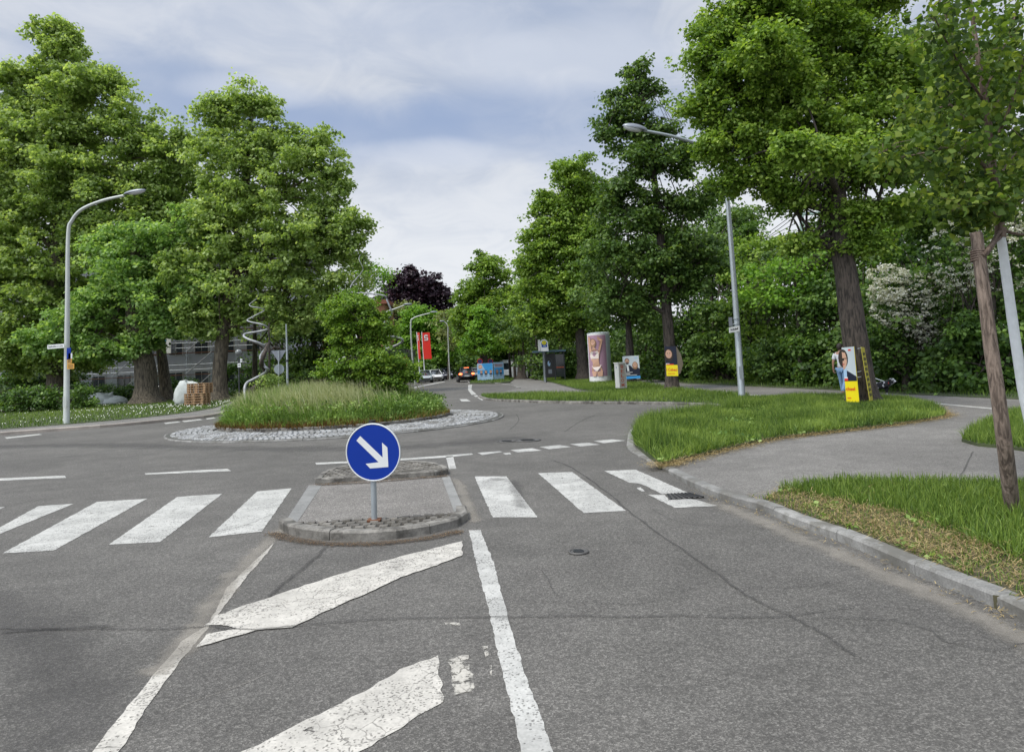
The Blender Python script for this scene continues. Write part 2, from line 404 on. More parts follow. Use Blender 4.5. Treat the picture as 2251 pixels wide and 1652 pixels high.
# ------------------------------------------------------------------ ground, roads and pavements
def sheet(name, P, z, mat, kind='structure'):
    mb = MB(); mb.flat([(p[0], p[1], z) for p in P], mat); o = mb.build(name); return tag(o, kind=kind)
def slab(name, P, z, mat, z0=-.05):
    mb = MB(); mb.ext([(p[0], p[1], z) for p in P], (0, 0, z0-z), mat); o = mb.build(name); return tag(o, kind='structure')
sheet('ground', [(-900, -300), (900, -300), (900, 1500), (-900, 1500)], -.03, m_soil)
sheet('road', [(-70, -8), (14, -8), (14, 60), (3, 130), (-30, 260), (-60, 260), (-70, 120)], 0., m_road)
def offset(P, d):
    out = []; n = len(P)
    for i in range(n):
        a = P[max(i-1, 0)]; b = P[min(i+1, n-1)]; t = (b-a).normalized(); out.append(P[i]+Vector((-t.y, t.x))*d)
    return out
def kerb(P, h, wid, side, mat, mb, L=1.0, closed=False):
    """row of kerb stones along P (2-D), outer top edge chamfered; h number or list of (fraction, height)"""
    P = [Vector(p[:2]) for p in P]
    if closed: P = P+[P[0]]
    cum = [0]
    for a, b in zip(P, P[1:]): cum.append(cum[-1]+(b-a).length)
    tot = cum[-1]
    def pt(s):
        s = min(max(s, 0), tot)
        for i in range(len(P)-1):
            if s <= cum[i+1] or i == len(P)-2:
                f = (s-cum[i])/max(cum[i+1]-cum[i], 1e-6); t = (P[i+1]-P[i]).normalized(); return P[i].lerp(P[i+1], f), t
    def hh(s):
        if not hasattr(h, '__len__'): return h
        f = s/tot
        for (a, x), (b, y) in zip(h, h[1:]):
            if f <= b: return x+(y-x)*(f-a)/(b-a)
        return h[-1][1]
    n = max(1, int(tot/L)); st = tot/n
    for i in range(n):
        ring = []; dz = random.uniform(-.004, .004); dd = random.uniform(-.004, .004)
        for q in np.linspace(i*st+.004, (i+1)*st-.004, 4):
            p, t = pt(q); nn = Vector((-t.y, t.x))*side; k = hh(q)+dz; c = min(.02, k*.5)
            sec = [(0, -.05), (0, k-c), (c, k), (wid, k), (wid, -.05)]
            ring.append([Vector((*(p+nn*(a+dd)), b)) for a, b in sec])
        vs = sum(ring, []); fs = []
        for j in range(3):
            for s_ in range(4): fs.append((j*5+s_, j*5+s_+1, (j+1)*5+s_+1, (j+1)*5+s_))
        fs += [(0, 1, 2, 3, 4), (15, 19, 18, 17, 16)]
        mb.add(vs, fs, mat)
# right hand kerb, from behind the camera to the roundabout and round its inlet
kr = [(2500, 1560), (2251, 1364), (2216, 1346), (2034, 1273), (1846, 1190), (1760, 1160), (1669, 1122), (1595, 1102), (1515, 1067), (1452, 1029), (1406, 1006), (1381, 988), (1379, 973), (1388, 948), (1425, 930), (1500, 917), (1575, 908), (1603, 901)]
KR = catmull(G2(kr), 5)
kf = [(1603, 901), (1580, 896), (1550, 893), (1400, 888.5), (1231, 887), (1150, 884), (1080, 881), (1060, 877), (1052, 873)]
KF = catmull(G2(kf), 5)
mb = MB(); kerb(KR, [(0, .09), (.30, .09), (.42, .035), (.58, .035), (.68, .09), (1, .09)], .13, -1, m_kerb, mb)
mb.build('kerb')['kind'] = 'structure'
mb = MB(); kerb(KF, .1, .13, -1, m_kerbdk, mb); mb.build('kerb')['kind'] = 'structure'
kr_in = offset(KR, -.12); kf_in = offset(KF, -.12)
# crossing pavement and cycle path on the right: one asphalt slab behind the kerb
right_edge = [Vector((30, 20)), Vector((30, -8)), Vector((6, -8))]
hedge_foot = G2([(1130, 829), (1395, 830), (1512, 845), (1817, 859), (2004, 870), (2300, 884)])
pav = [Vector((4.5, .5))]+[p for p in kr_in if p.y > .5]+kf_in
bay = G2([(1052, 873), (1141, 855), (1122, 841), (1139, 827), (1166, 819)])
P = pav+bay+[Vector((0, 140)), Vector((8, 140))]+hedge_foot[1:]+[Vector((30, 18)), Vector((30, .5))]
slab('pavement', P, .045, m_path)
# lawns (soil base) with blades
def blades(name, P2, z, h, wd, mat, lean=.5, tint=None, curve=.35, seg=2, parent=None, kind='stuff', label=None, cat=None, az=None):
    n = len(P2); P2 = np.asarray(P2); zz = np.broadcast_to(z, n); hh = np.broadcast_to(h, n)*rng.uniform(.55, 1.25, n)
    ww = np.broadcast_to(wd, n)*rng.uniform(.7, 1.3, n)
    a = rng.uniform(0, 2*np.pi, n) if az is None else az+rng.normal(0, .9, n)
    l = np.abs(rng.normal(0, lean, n))
    dx, dy = np.cos(a), np.sin(a); b2 = rng.uniform(0, 2*np.pi, n); sx, sy = np.cos(b2)*ww/2, np.sin(b2)*ww/2
    base = np.c_[P2, zz]
    def lev(f): 
        off = hh*l*(f*.4+f*f*.6); up = hh*f*np.clip(1-curve*l*f, .15, 1)
        return base+np.c_[dx*off, dy*off, up]
    S = np.c_[sx, sy, np.zeros(n)]
    m1 = lev(.5); tip = lev(1.)
    V = np.stack([base-S, base+S, m1+S*.8, m1-S*.8, tip], 1).reshape(-1, 3)
    i = np.arange(n)*5
    q = np.c_[i, i+1, i+2, i+3]; t = np.c_[i+3, i+2, i+4]
    tt = rng.normal(.5, .22, n) if tint is None else tint
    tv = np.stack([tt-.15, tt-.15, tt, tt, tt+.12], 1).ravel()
    o = np_mesh(name, V, q, t, mat, parent, np.clip(tv, 0, 1))
    return tag(o, label, cat, kind=kind)
def patch_noise(P, s, seed=0):
    r = np.random.default_rng(seed); v = np.zeros(len(P))
    for k in range(6):
        a = r.uniform(0, 6.28); f = s*r.uniform(.6, 1.8); v += np.sin((P[:, 0]*np.cos(a)+P[:, 1]*np.sin(a))*f+r.uniform(0, 6.28))
    return v/6
hump = [p for p in KR if p.y > 12.6]
hump_in = offset(hump, -.14)
hl = G2([(2040, 893), (2066, 906), (2074, 917), (1965, 935), (1834, 950.5), (1709, 965), (1595, 990), (1498, 1013), (1452, 1024)], .05)
hb = G2([(1612, 893), (1626, 880), (1750, 874), (1880, 873), (1990, 882)], .05)
HUMP = [Vector(p) for p in hump_in if p.y > 12.9]+hb+catmull(hl, 3)
slab('lawn', HUMP, .10, m_lawnb)
s = scatter(HUMP, 95000)
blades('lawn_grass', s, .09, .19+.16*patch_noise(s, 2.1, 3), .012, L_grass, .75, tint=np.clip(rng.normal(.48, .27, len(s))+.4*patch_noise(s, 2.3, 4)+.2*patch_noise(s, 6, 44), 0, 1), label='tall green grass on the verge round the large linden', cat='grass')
# taller tufts along the road side of the hump
edge = [p for p in hump_in if p.y > 13.5]
e = np.array([(p.x, p.y) for p in edge]); idx = rng.integers(0, len(e), 5200); s = e[idx]+rng.normal(0, .22, (5200, 2))+np.array([.22, .0])
s = s[inpoly(s[:, 0], s[:, 1], HUMP)]
blades('tall_verge_grass', s, .09, .34, .010, L_grass, .4, label='taller grass tufts along the roundabout kerb', cat='grass')
# near verge, bottom right
nl = G2([(1674, 1106), (1709, 1086), (1770, 1073), (1857, 1066), (1937, 1066), (2216, 1070), (2400, 1074)], .05)
kin = [p for p in offset(KR, -.14) if 1.0 < p.y < 8.35]
NEAR = catmull(nl, 3)+[Vector((9, 4)), Vector((9, .8))]+kin
slab('lawn', NEAR, .085, m_soil)
NEARV = [p for p in NEAR]
s = scatter(NEARV, 75000); s = s[(s[:, 0]-s[:, 1]*.95) < 1.2]
# distance to the kerb decides green or dry
kp = np.array([(p.x, p.y) for p in kin]); dk = np.min(np.linalg.norm(s[:, None, :]-kp[None, ::2, :], axis=2), 1)
pn = patch_noise(s, 2.2, 9); green = (dk+pn*.35) > .62
sg = s[green]; sg2 = s[~green]
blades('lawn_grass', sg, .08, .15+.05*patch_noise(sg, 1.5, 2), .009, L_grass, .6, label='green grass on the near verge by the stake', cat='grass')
sg2 = sg2[rng.random(len(sg2)) < .42]
blades('short_grass', sg2, .08, .07, .008, L_grass, .8, label='sparse short grass between the mown straw', cat='grass')
def straw(name, s, z, L, label, wd=.005, mt=None):
    n = len(s); a = rng.uniform(0, 2*np.pi, n); LL = L*rng.uniform(.4, 1.3, n); up = rng.normal(.05, .14, n) if mt is None else np.abs(rng.normal(0, .05, n))
    d = np.c_[np.cos(a), np.sin(a), up]*LL[:, None]; S = np.c_[-np.sin(a), np.cos(a), np.zeros(n)]*wd/2
    b = np.c_[s, z+np.abs(rng.normal(0, .025 if mt is None else .003, n))]; mid = b+d*.5+np.c_[np.zeros((n, 2)), LL*np.abs(rng.normal(.05, .08, n))]; e = b+d*np.array([1, 1, .3])
    V = np.stack([b-S, b+S, mid+S, mid-S, e+S*.5, e-S*.5], 1).reshape(-1, 3); i = np.arange(n)*6
    q = np.concatenate([np.c_[i, i+1, i+2, i+3], np.c_[i+3, i+2, i+4, i+5]])
    V[:, 2] = np.maximum(V[:, 2], z)
    o = np_mesh(name, V, q, None, mt or L_straw, None, np.repeat(np.clip(rng.normal(.5, .28, n), 0, 1), 6)); tag(o, label, 'cut grass', kind='stuff'); return o
sd = scatter(NEARV, 60000); sd = sd[(sd[:, 0]-sd[:, 1]*.95) < 1.2]; dk = np.min(np.linalg.norm(sd[:, None, :]-kp[None, ::2, :], axis=2), 1); pn = patch_noise(sd, 2.2, 9)
keep = ((dk+pn*.35) < .72) & (rng.random(len(sd)) < .5+.9*np.clip(patch_noise(sd, 4, 77)+.3, 0, 1)); keep |= (patch_noise(sd, 3.1, 21) > .33) & (rng.random(len(sd)) < .5); sd = sd[keep]
straw('dry_straw', sd, .09, .10, 'dry mown straw lying along the near kerb')
hlp = np.array([(p.x, p.y) for p in catmull(hl, 14)]); idx = rng.integers(0, len(hlp), 9000)
sd = hlp[idx]+rng.normal(0, .13, (9000, 2)); straw('dry_straw', sd, .055, .10, 'dry straw along the edge of the linden verge', .006)
# small verge at far right
rp = G2([(2114, 970), (2135, 952), (2165, 936), (2222, 912), (2300, 902), (2420, 930), (2400, 1004), (2251, 991), (2210, 985), (2150, 980)], .05)
slab('lawn', rp, .09, m_lawnb)
s = scatter(rp, 15000); blades('lawn_grass', s, .08, .2, .011, L_grass, .5, label='small patch of tall grass at the right edge', cat='grass')
# far verge strip behind the kerb
fv = kf_in + G2([(1143, 868), (1197, 866), (1300, 865), (1335, 866), (1270, 856), (1258, 853), (1215, 841), (1190, 836), (1172, 826), (1188, 822), (1300, 828), (1400, 842), (1512, 859.5), (1630, 868), (1650, 872), (1626, 880), (1612, 893)], .05)
slab('lawn', fv, .10, m_lawnb)
s = scatter(fv, 65000); blades('lawn_grass', s, .09, .2+.06*patch_noise(s, .6, 5), .018, L_grass, .5, tint=np.clip(rng.normal(.55, .2, len(s))+.25*patch_noise(s, .7, 4), 0, 1), label='grass verge between bus stop path and road', cat='grass')
# poster verge
pv = G2([(1033, 843.5), (1090, 843.5), (1122, 841), (1139, 827), (1160, 819), (1060, 817), (1042, 828)], .0)
slab('lawn', pv, .1, m_lawnb)
s = scatter(pv, 16000); blades('lawn_grass', s, .09, .22, .03, L_grass, .5, label='grass under the two blue election boards', cat='grass')
mb = MB(); kerb(catmull(G2([(1141, 855), (1125, 849), (1111, 846), (1090, 843.6), (1060, 842.5), (1033, 843), (1030, 838), (1040, 828)]), 4), .1, .14, -1, m_kerb, mb); mb.build('kerb')['kind'] = 'structure'
# beyond the cycle path: strip of grass at the hedge foot
hf = hedge_foot+[Vector((30, 24)), Vector((30, 60)), Vector((12, 80))]
slab('lawn', hf, .07, m_lawnb)
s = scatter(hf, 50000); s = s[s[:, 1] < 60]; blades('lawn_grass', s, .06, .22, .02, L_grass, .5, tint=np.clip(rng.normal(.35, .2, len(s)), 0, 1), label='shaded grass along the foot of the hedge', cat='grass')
# left side: kerb, pavement, lawn
kl = [(-260, 982), (-120, 968), (0, 957), (113, 948.4), (257, 937.4), (392, 924), (457, 917.5), (500, 908), (540, 893), (570, 872), (610, 858)]
KL = catmull(G2(kl), 5)
mb = MB(); kerb(KL, .12, .14, 1, stonemat('kerb_sandy', (.34, .30, .26), .15, 2.), mb, 1.6); mb.build('kerb')['kind'] = 'structure'
lb = [(-260, 966), (-120, 953), (0, 943.5), (147, 932.5), (343, 915), (457, 899.5), (490, 890), (520, 878), (560, 862)]
LB = catmull(G2(lb, .1), 5)
slab('pavement', offset(KL, .13)+LB[::-1], .10, m_path)
LAWN = LB+[Vector((-38, 110)), Vector((-120, 110)), Vector((-120, 30))]
slab('lawn', LAWN, .115, m_lawnb)
s = scatter([(p.x, p.y) for p in LB]+[(-24, 75), (-60, 75), (-60, 24)], 90000)
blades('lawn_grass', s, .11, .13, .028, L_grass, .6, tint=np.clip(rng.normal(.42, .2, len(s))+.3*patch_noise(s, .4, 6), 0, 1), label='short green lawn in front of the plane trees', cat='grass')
s = s[:15000]+.02; s = s[(patch_noise(s, .35, 8)+rng.normal(0, .25, len(s)) > .27) & (s[:, 1] < 55)]
n = len(s); q = np.c_[s, np.full(n, .2)]; r_ = .019
V = np.stack([q+np.array([r_, 0, 0]), q+np.array([0, r_, 0.02]), q+np.array([-r_, 0, 0]), q+np.array([0, -r_, -.03])], 1).reshape(-1, 3); i = np.arange(n)*4
tag(np_mesh('daisies', V, np.c_[i, i+1, i+2, i+3], None, L_flow, None, np.full(n*4, .9)), 'white daisies scattered over the left lawn', 'daisies', kind='stuff')
# far street: left verge
fl = G2([(905, 845), (940, 838), (1003, 825), (1000, 821)])+[Vector((-20, 150)), Vector((-36, 112)), Vector((-30, 80))]
slab('pavement', [Vector((-14.2, 84)), Vector((-11.7, 112)), Vector((-12, 180)), Vector((-60, 180)), Vector((-40, 90))], .08, m_path)

# roundabout
AC, AR = Vector((-5.72, 23.48)), 5.28; MC, MR = Vector((-5.96, 23.8)), 3.72
def circ(c, r, n=72): return [c+Vector((math.cos(2*math.pi*i/n), math.sin(2*math.pi*i/n)))*r for i in range(n)]
slab('cobbled_apron_bed', circ(AC, AR-.05), .05, m_joint)
mb = MB(); kerb(circ(AC, AR), .045, .14, 1, m_kerb, mb, 1., True); mb.build('kerb')['kind'] = 'structure'
mb = MB(); kerb(circ(MC, MR), .20, .13, 1, m_kerbdk, mb, .9, True); mb.build('kerb')['kind'] = 'structure'
def cobbles(name, cells, mat, zf, s=.145, rough=1.):
    mb = MB()
    for (x, y, a) in cells:
        w_, d_ = s*random.uniform(.76, .9), s*random.uniform(.76, .9); z = zf(x, y)+random.uniform(-.008, .008)*rough
        Mx = Matrix.Rotation(a+random.uniform(-.08, .08), 3, 'Z'); t1, t2 = random.uniform(-.04, .04)*rough, random.uniform(-.04, .04)*rough
        vs = []
        for k, hgt in ((1., -.05), (1., -.012), (.8, .012)):
            for sx, sy in ((-1, -1), (1, -1), (1, 1), (-1, 1)):
                q = Mx @ Vector((sx*w_/2*k, sy*d_/2*k, 0)); vs.append((x+q.x, y+q.y, z+hgt+q.x*t1+q.y*t2))
        fs = [(8, 9, 10, 11)]
        for r_ in (0, 4):
            for j in range(4): fs.append((r_+j, r_+(j+1) % 4, r_+4+(j+1) % 4, r_+4+j))
        mb.add(vs, fs, mat)
    o = mb.build(name); return tag(o, kind='structure')
cells = []
r_ = AR-.24
while r_ > 3.4:
    n = int(2*math.pi*r_/.15); off = random.random()
    for i in range(n):
        a = 2*math.pi*(i+off)/n; p = AC+Vector((math.cos(a), math.sin(a)))*r_
        if (p-MC).length > MR+.07: cells.append((p.x, p.y, a))
    r_ -= .15
cobbles('cobbled_apron', cells, m_cob, lambda x, y: .05+.05*(AR-(Vector((x, y))-AC).length)/1.6)
# mound
mb = MB(); rings = 10; vs = []; fs = []; nseg = 40
def mz(r): return .14+.42*(1-min(r/3.65, 1)**2)**.8
for i in range(rings+1):
    rr = 3.6*i/rings
    for k in range(nseg):
        a = 2*math.pi*k/nseg; vs.append((MC.x+rr*math.cos(a), MC.y+rr*math.sin(a), mz(rr)))
for i in range(rings):
    for k in range(nseg): fs.append((i*nseg+k, i*nseg+(k+1) % nseg, (i+1)*nseg+(k+1) % nseg, (i+1)*nseg+k))
mb.add(vs, fs, m_soil, True); tag(mb.build('mound'), kind='structure')
def mpts(n, r0=0, r1=3.62):
    a = rng.uniform(0, 2*np.pi, n); r = np.sqrt(rng.uniform(r0**2, r1**2, n)); return np.c_[MC.x+r*np.cos(a), MC.y+r*np.sin(a)], r
s, r = mpts(52000); z = np.array([mz(x) for x in r])
hmul = np.clip((3.80-r)/.75, .22, 1)
blades('meadow_grass', s, z, (.72+.34*patch_noise(s, 1.8, 1)-.05*(s[:, 0]-MC.x))*hmul, .016, L_mound, .85, tint=np.clip(rng.normal(.42, .24, len(s))+.4*patch_noise(s, 1.7, 2)-.25*np.clip((3.75-r)/1.1, .0, 1)*(rng.random(len(s)) < .4), 0, 1), label='tall green meadow grass on the roundabout mound', cat='meadow grass')
s, r = mpts(12000, 0, 3.3); keep = rng.random(len(s)) < np.clip(.95-(s[:, 0]-MC.x)/3.2+.5*patch_noise(s, 1.6, 31), .04, 1); s = s[keep]; r = r[keep]; z = np.array([mz(x) for x in r])+.45*np.clip((3.8-r)/.8, .2, 1)
blades('seed_heads', s, z, .52*np.clip((3.9-r)/.8, .3, 1), .012, L_seed, .75, az=3.3, label='pale seed heads of the tall grass on the mound', cat='seed heads')
s, r = mpts(24000, 2.75, 3.72); keep = rng.random(len(s)) < np.clip(.9-(s[:, 0]-MC.x)/5, .15, 1); s = s[keep]; r = r[keep]; z = np.array([mz(x) for x in r])
blades('low_herbs', s, z, .20, .03, L_red, .8, tint=np.clip(rng.normal(.35, .25, len(s))+.3*(s[:, 0]-MC.x)/4, 0, 1), label='reddish low herbs along the rim of the mound', cat='herbs')

# splitter island in front
isl_front = G2([(613, 1160), (618, 1168), (650, 1178), (700, 1186), (760, 1189), (830, 1188), (900, 1180), (960, 1170), (1000, 1160), (1024, 1148), (1030, 1138), (1026, 1128)])
isl_rear = G2([(1011, 1127), (960, 1130), (880, 1134), (800, 1139), (720, 1144), (640, 1150)], .09)
ISF = catmull(isl_front, 4)
mb = MB(); kerb(ISF, .1, .12, 1, m_kerbdk, mb, .9); mb.build('kerb')['kind'] = 'structure'
inner = [p for p in offset(ISF, .10)]+isl_rear
slab('traffic_island', inner, .07, m_joint)
def fillcob(name, P, mat, zf, s, ang):
    P = [Vector(p) for p in P]; lo = Vector((min(p.x for p in P), min(p.y for p in P))); hi = Vector((max(p.x for p in P), max(p.y for p in P)))
    c = (lo+hi)/2; cells = []; Rm = Matrix.Rotation(ang, 2)
    n = int((hi-lo).length/s)+2
    for i in range(-n, n):
        for j in range(-n, n):
            q = c+Rm @ Vector(((i+.5*(j % 2))*s, j*s)); cells.append((q.x, q.y))
    A = np.array(cells); k = inpoly(A[:, 0], A[:, 1], [(p.x, p.y) for p in P])
    return cobbles(name, [(x, y, ang) for x, y in A[k]], mat, zf, s, .4)
ang = math.atan2(isl_rear[0].y-isl_rear[-1].y, isl_rear[0].x-isl_rear[-1].x)
fillcob('traffic_island_cobbles', inner, m_cobdk, lambda x, y: .088, .125, ang)
rb = G2([(692, 1065), (985.5, 1044), (984, 1036), (970, 1031), (949, 1026), (898, 1023), (800, 1028), (740, 1036), (707, 1048)])
mb = MB(); kerb(catmull([rb[0], rb[1]], 6)+catmull(rb[1:], 3)[1:]+[rb[0]], .09, .09, 1, m_kerbdk, mb, .9); mb.build('kerb')['kind'] = 'structure'
cx = sum((p for p in rb), Vector((0, 0)))/len(rb); rbi = [p+(cx-p)*.08 for p in rb]
slab('traffic_island', rbi, .06, m_joint)
fillcob('traffic_island_cobbles', rbi, m_cobdk, lambda x, y: .078, .125, ang)
sheet('traffic_island_surface', G2([(679, 1066), (988, 1045), (1022, 1127), (625, 1153)]), .004, m_isl)
sheet('concrete_strip', G2([(679, 1067.5), (708, 1066.5), (653, 1149), (625, 1150)]), .008, m_slab)
sheet('concrete_strip', G2([(971, 1048), (988, 1046), (1021, 1123), (998, 1125)]), .008, m_slab)

# markings
def marking(P, z=.004, mat=m_paint, jit=.006, name='road_marking'):
    P = [Vector(p) for p in G2(P)]; out = []
    for i in range(len(P)):
        a, b = P[i], P[(i+1) % len(P)]; n = max(1, int((b-a).length/.06)); n = min(n, 60)
        for k in range(n): out.append(a.lerp(b, k/n)+Vector((random.uniform(-jit, jit), random.uniform(-jit, jit))))
    return sheet(name, out, z, mat)
zs = [[(1043, 1047), (1113, 1047), (1182, 1137), (1083, 1137)], [(1183, 1040), (1257, 1037), (1377, 1123), (1283, 1127.5)],
      [(1329, 1035), (1397, 1032), (1512, 1083), (1456, 1086), (1420, 1068), (1402, 1062), (1384, 1061)], [(1424, 1087), (1462, 1088), (1468, 1094), (1530, 1098), (1579, 1112), (1484, 1116)],
      [(1399, 1072), (1408, 1071), (1417, 1080), (1410, 1080)],
      [(458, 1181), (565, 1080), (641, 1073), (576, 1168)], [(239, 1197), (390, 1092), (489, 1085), (352, 1191)], [(5, 1216), (213, 1103), (323, 1096), (118, 1210)],
      [(-120, 1225), (85, 1112), (162, 1107), (0, 1173), (-60, 1200)], [(-330, 1236), (-60, 1120), (10, 1114), (-210, 1228)]]
for q in zs: marking(q, name='crosswalk_stripe')
mk = [[(1030, 1165), (1056, 1165), (1085, 1235), (1112, 1340), (1150, 1468), (1216, 1652), (1240, 1720), (1170, 1720), (1148, 1652), (1095, 1440), (1073, 1335), (1046, 1235)]]
for q in mk: marking(q)
marking([(473, 1355), (640, 1298), (730, 1268), (850, 1232), (930, 1212), (1016, 1190), (1018, 1222), (960, 1243), (880, 1270), (800, 1308), (700, 1352), (640, 1380), (560, 1388), (490, 1408), (425, 1427), (455, 1395), (520, 1383), (500, 1378), (453, 1375)], .0085, m_paintc, .012)
marking([(535, 1652), (700, 1570), (800, 1520), (880, 1470), (963, 1441), (974, 1544), (940, 1562), (880, 1600), (790, 1652), (700, 1720), (400, 1720)], .004, m_paintc, .01)
marking([(203, 1652), (300, 1530), (400, 1410), (460, 1370), (500, 1290), (560, 1232), (600, 1195), (590, 1213), (540, 1270), (480, 1350), (450, 1390), (395, 1455), (320, 1560), (262, 1652), (220, 1720), (150, 1720)], .0045, m_paintc, .006)
marking([(987, 1444), (1029, 1440), (1046, 1520), (1022, 1522), (998, 1528), (990, 1480)], .004, m_paintw, .012)
marking([(1060, 1420), (1070, 1420), (1075, 1440), (1068, 1444)], .004, m_paintw); marking([(1073, 1452), (1079, 1452), (1084, 1476), (1078, 1486)], .004, m_paintw)
marking([(975, 1368), (1010, 1368), (1012, 1374), (980, 1375)], .004, m_paintw)
for q in ([(693, 1017), (860, 1009), (980, 1001), (1036, 996), (1040, 999), (985, 1005), (860, 1013), (695, 1021)], [(980, 1003), (996, 1002), (1003, 1030), (987, 1031)],
          [(1050, 995), (1099, 991.5), (1105, 993), (1060, 1000)], [(1105, 996), (1121, 995), (1124, 998), (1112, 999)], [(1122, 989), (1170, 985), (1191, 990), (1138, 994)], [(1186, 982), (1230, 978), (1256, 982), (1207, 987)], [(1253, 976), (1292, 973), (1319, 977), (1275, 981)],
          [(1305, 969), (1345, 965.5), (1376, 968), (1327, 974)],
          [(318, 1040), (500, 1030), (508, 1035), (320, 1043)], [(-160, 1058), (143, 1045), (145, 1050), (-160, 1063)], [(-500, 1090), (-260, 1068), (-262, 1073), (-500, 1096)],
          [(10, 961), (85, 953.5), (93, 955), (15, 964)], [(400, 925), (440, 920.5), (446, 922.5), (405, 927.5)], [(452, 919.5), (470, 917), (474, 919), (456, 921.5)], [(360, 929), (392, 926), (397, 928), (364, 931.5)],
          [(1010, 877), (1026, 877), (1035, 881.5), (1015, 882)], [(1029, 846), (1038, 845), (1036, 856), (1047, 866), (1037, 868), (1029, 857)], [(1041, 869), (1048, 868), (1052, 871), (1045, 872)], [(1049, 873.5), (1055, 872.5), (1062, 878), (1060, 880)],
          [(905, 851), (975, 838), (978, 839), (910, 853)],
          [(2035, 887), (2260, 908), (2260, 911), (2033, 889)]):
    P = G2(q); hi = inpoly(np.array([P[0].x]), np.array([P[0].y]), [(a.x, a.y) for a in pav])[0] or q[0][0] > 2000
    marking(q, .05 if hi else .004, m_paint, .004)
marking([(1500, 858), (1630, 868), (1700, 873), (1700, 875), (1630, 870.5), (1500, 860)], .05, m_paint, .003)

def ribbon(name, P, wd, z, mat, world=False):
    P = catmull(P if world else G2(P), 8); wl = offset(P, 1.)
    V = []; T = []
    for i, (p, q) in enumerate(zip(P, wl)):
        t = (q-p); ww = (wd if not hasattr(wd, '__len__') else wd[0]+(wd[1]-wd[0])*i/len(P))*random.uniform(.8, 1.2)
        j = Vector((random.uniform(-1, 1), random.uniform(-1, 1)))*min(ww, .03)*.35
        for f, a in ((-.5, 0), (0, 1), (.5, 0)):
            V.append((p.x+t.x*f*ww+j.x, p.y+t.y*f*ww+j.y, z)); T.append(a if 0 < i < len(P)-1 else 0)
    n = len(P); q = [(i*3+k, (i+1)*3+k, (i+1)*3+k+1, i*3+k+1) for i in range(n-1) for k in (0, 1)]
    o = np_mesh(name, V, q, None, mat, None, T); tag(o, kind='structure'); return o
for q, wd in (([(1215, 1012), (1260, 1030), (1330, 1080), (1400, 1138), (1480, 1195), (1560, 1250), (1640, 1308), (1740, 1358), (1810, 1395), (1880, 1445)], .032),
              ([(0, 1382), (110, 1385), (205, 1383), (300, 1384), (395, 1382), (450, 1380)], .035), ([(450, 1378), (560, 1385), (700, 1372), (850, 1362), (1000, 1358), (1100, 1357), (1250, 1355), (1400, 1357), (1500, 1354), (1600, 1358), (1735, 1357)], .03),
              ([(590, 1315), (640, 1270), (690, 1230), (718, 1202)], .05), ([(1735, 1357), (1800, 1345), (1880, 1335)], .02), ([(1800, 1358), (1960, 1365), (2040, 1385), (2080, 1410), (2180, 1430), (2251, 1415)], .02),
              ([(1190, 1255), (1205, 1275), (1215, 1300), (1240, 1318)], .012), ([(1570, 1290), (1680, 1292), (1780, 1290), (1850, 1280)], .012), ([(1080, 1318), (1250, 1325), (1420, 1330)], .012),
              ([(1240, 950), (1270, 930), (1290, 920), (1310, 912)], .04), ([(1120, 945), (1140, 925), (1135, 910)], .03), ([(0, 1392), (205, 1378), (230, 1382)], .06), ([(2040, 925+20), (2120, 935), (2240, 930)], .02),
              ([(1430, 1118), (1500, 1150), (1640, 1160)], .012), ([(600, 1130), (520, 1160), (300, 1205)], .015)):
    ribbon('road_crack', q, wd, .0105, m_tar)
for q, wd in (([(2106, 1052), (2120, 1030), (2140, 990)], .03), ([(1500, 1030), (1700, 1010), (1900, 1000), (2100, 985)], .012), ([(1100, 866), (1150, 862), (1190, 857), (1240, 852)], .12), ([(2000, 925), (2100, 933), (2240, 925)], .02)):
    P = [G(u, v, .05).to_2d() for u, v in q]; ribbon('path_crack', P, wd, .051, m_tar, True)
ribbon('dust_strip', [(1560, 1102), (1660, 1140), (1760, 1185), (1850, 1220), (2030, 1300), (2200, 1380), (2400, 1500)], .35, .006, m_dust)
ribbon('dust_strip', [(640, 1150), (590, 1190), (540, 1240), (480, 1310), (430, 1390), (330, 1490)], .28, .006, m_dust)
ribbon('dust_strip', [(1000, 1050), (1030, 1110), (1040, 1150)], .22, .006, m_dust)
ribbon('dirt_strip', [(598, 1172), (640, 1186), (700, 1194), (780, 1197), (860, 1193), (940, 1184), (1010, 1168)], .2, .0115, m_dirt)
ribbon('dirt_strip', [(700, 1067), (800, 1062), (900, 1054), (985, 1047)], .16, .012, m_dirt)
for q, wd in (([(1130, 1055), (1148, 1120)], .25), ([(1085, 1052), (1100, 1056)], .3)): ribbon('tyre_scuff', q, wd, .0082, m_dark)
ribbon('tyre_track', [(1150, 960), (1000, 975), (800, 985), (500, 985), (200, 978), (-100, 985)], 1.4, .0012, m_dark)
ribbon('tyre_track', [(-100, 1300), (100, 1400), (150, 1652)], .9, .0012, m_dark)
ribbon('paint_drip', [(370, 1567), (440, 1537), (520, 1510), (595, 1478)], .008, .006, m_dust)
def manhole(u, v, r, label):
    c = G(u, v, 0); t = thing('manhole_cover', label, 'manhole cover', c, 0, 'manhole covers in the road')
    mb = MB(); P = [(math.cos(a)*r, math.sin(a)*r, .012) for a in np.linspace(0, 2*math.pi, 29)[:-1]]
    mb.ext([(x*.86, y*.86, z) for x, y, z in P], (0, 0, -.02), m_iron)
    for k in range(-2, 3): mb.box((0, k*r*.28, .014), (r*1.1*math.cos(k*.4), .02, .008), m_black)
    mb.build('cover', t)
    mb = MB(); mb.tube([(math.cos(a)*r*.95, math.sin(a)*r*.95, .008) for a in np.linspace(0, 2*math.pi, 29)], .012, m_iron, 6); mb.build('ring', t)
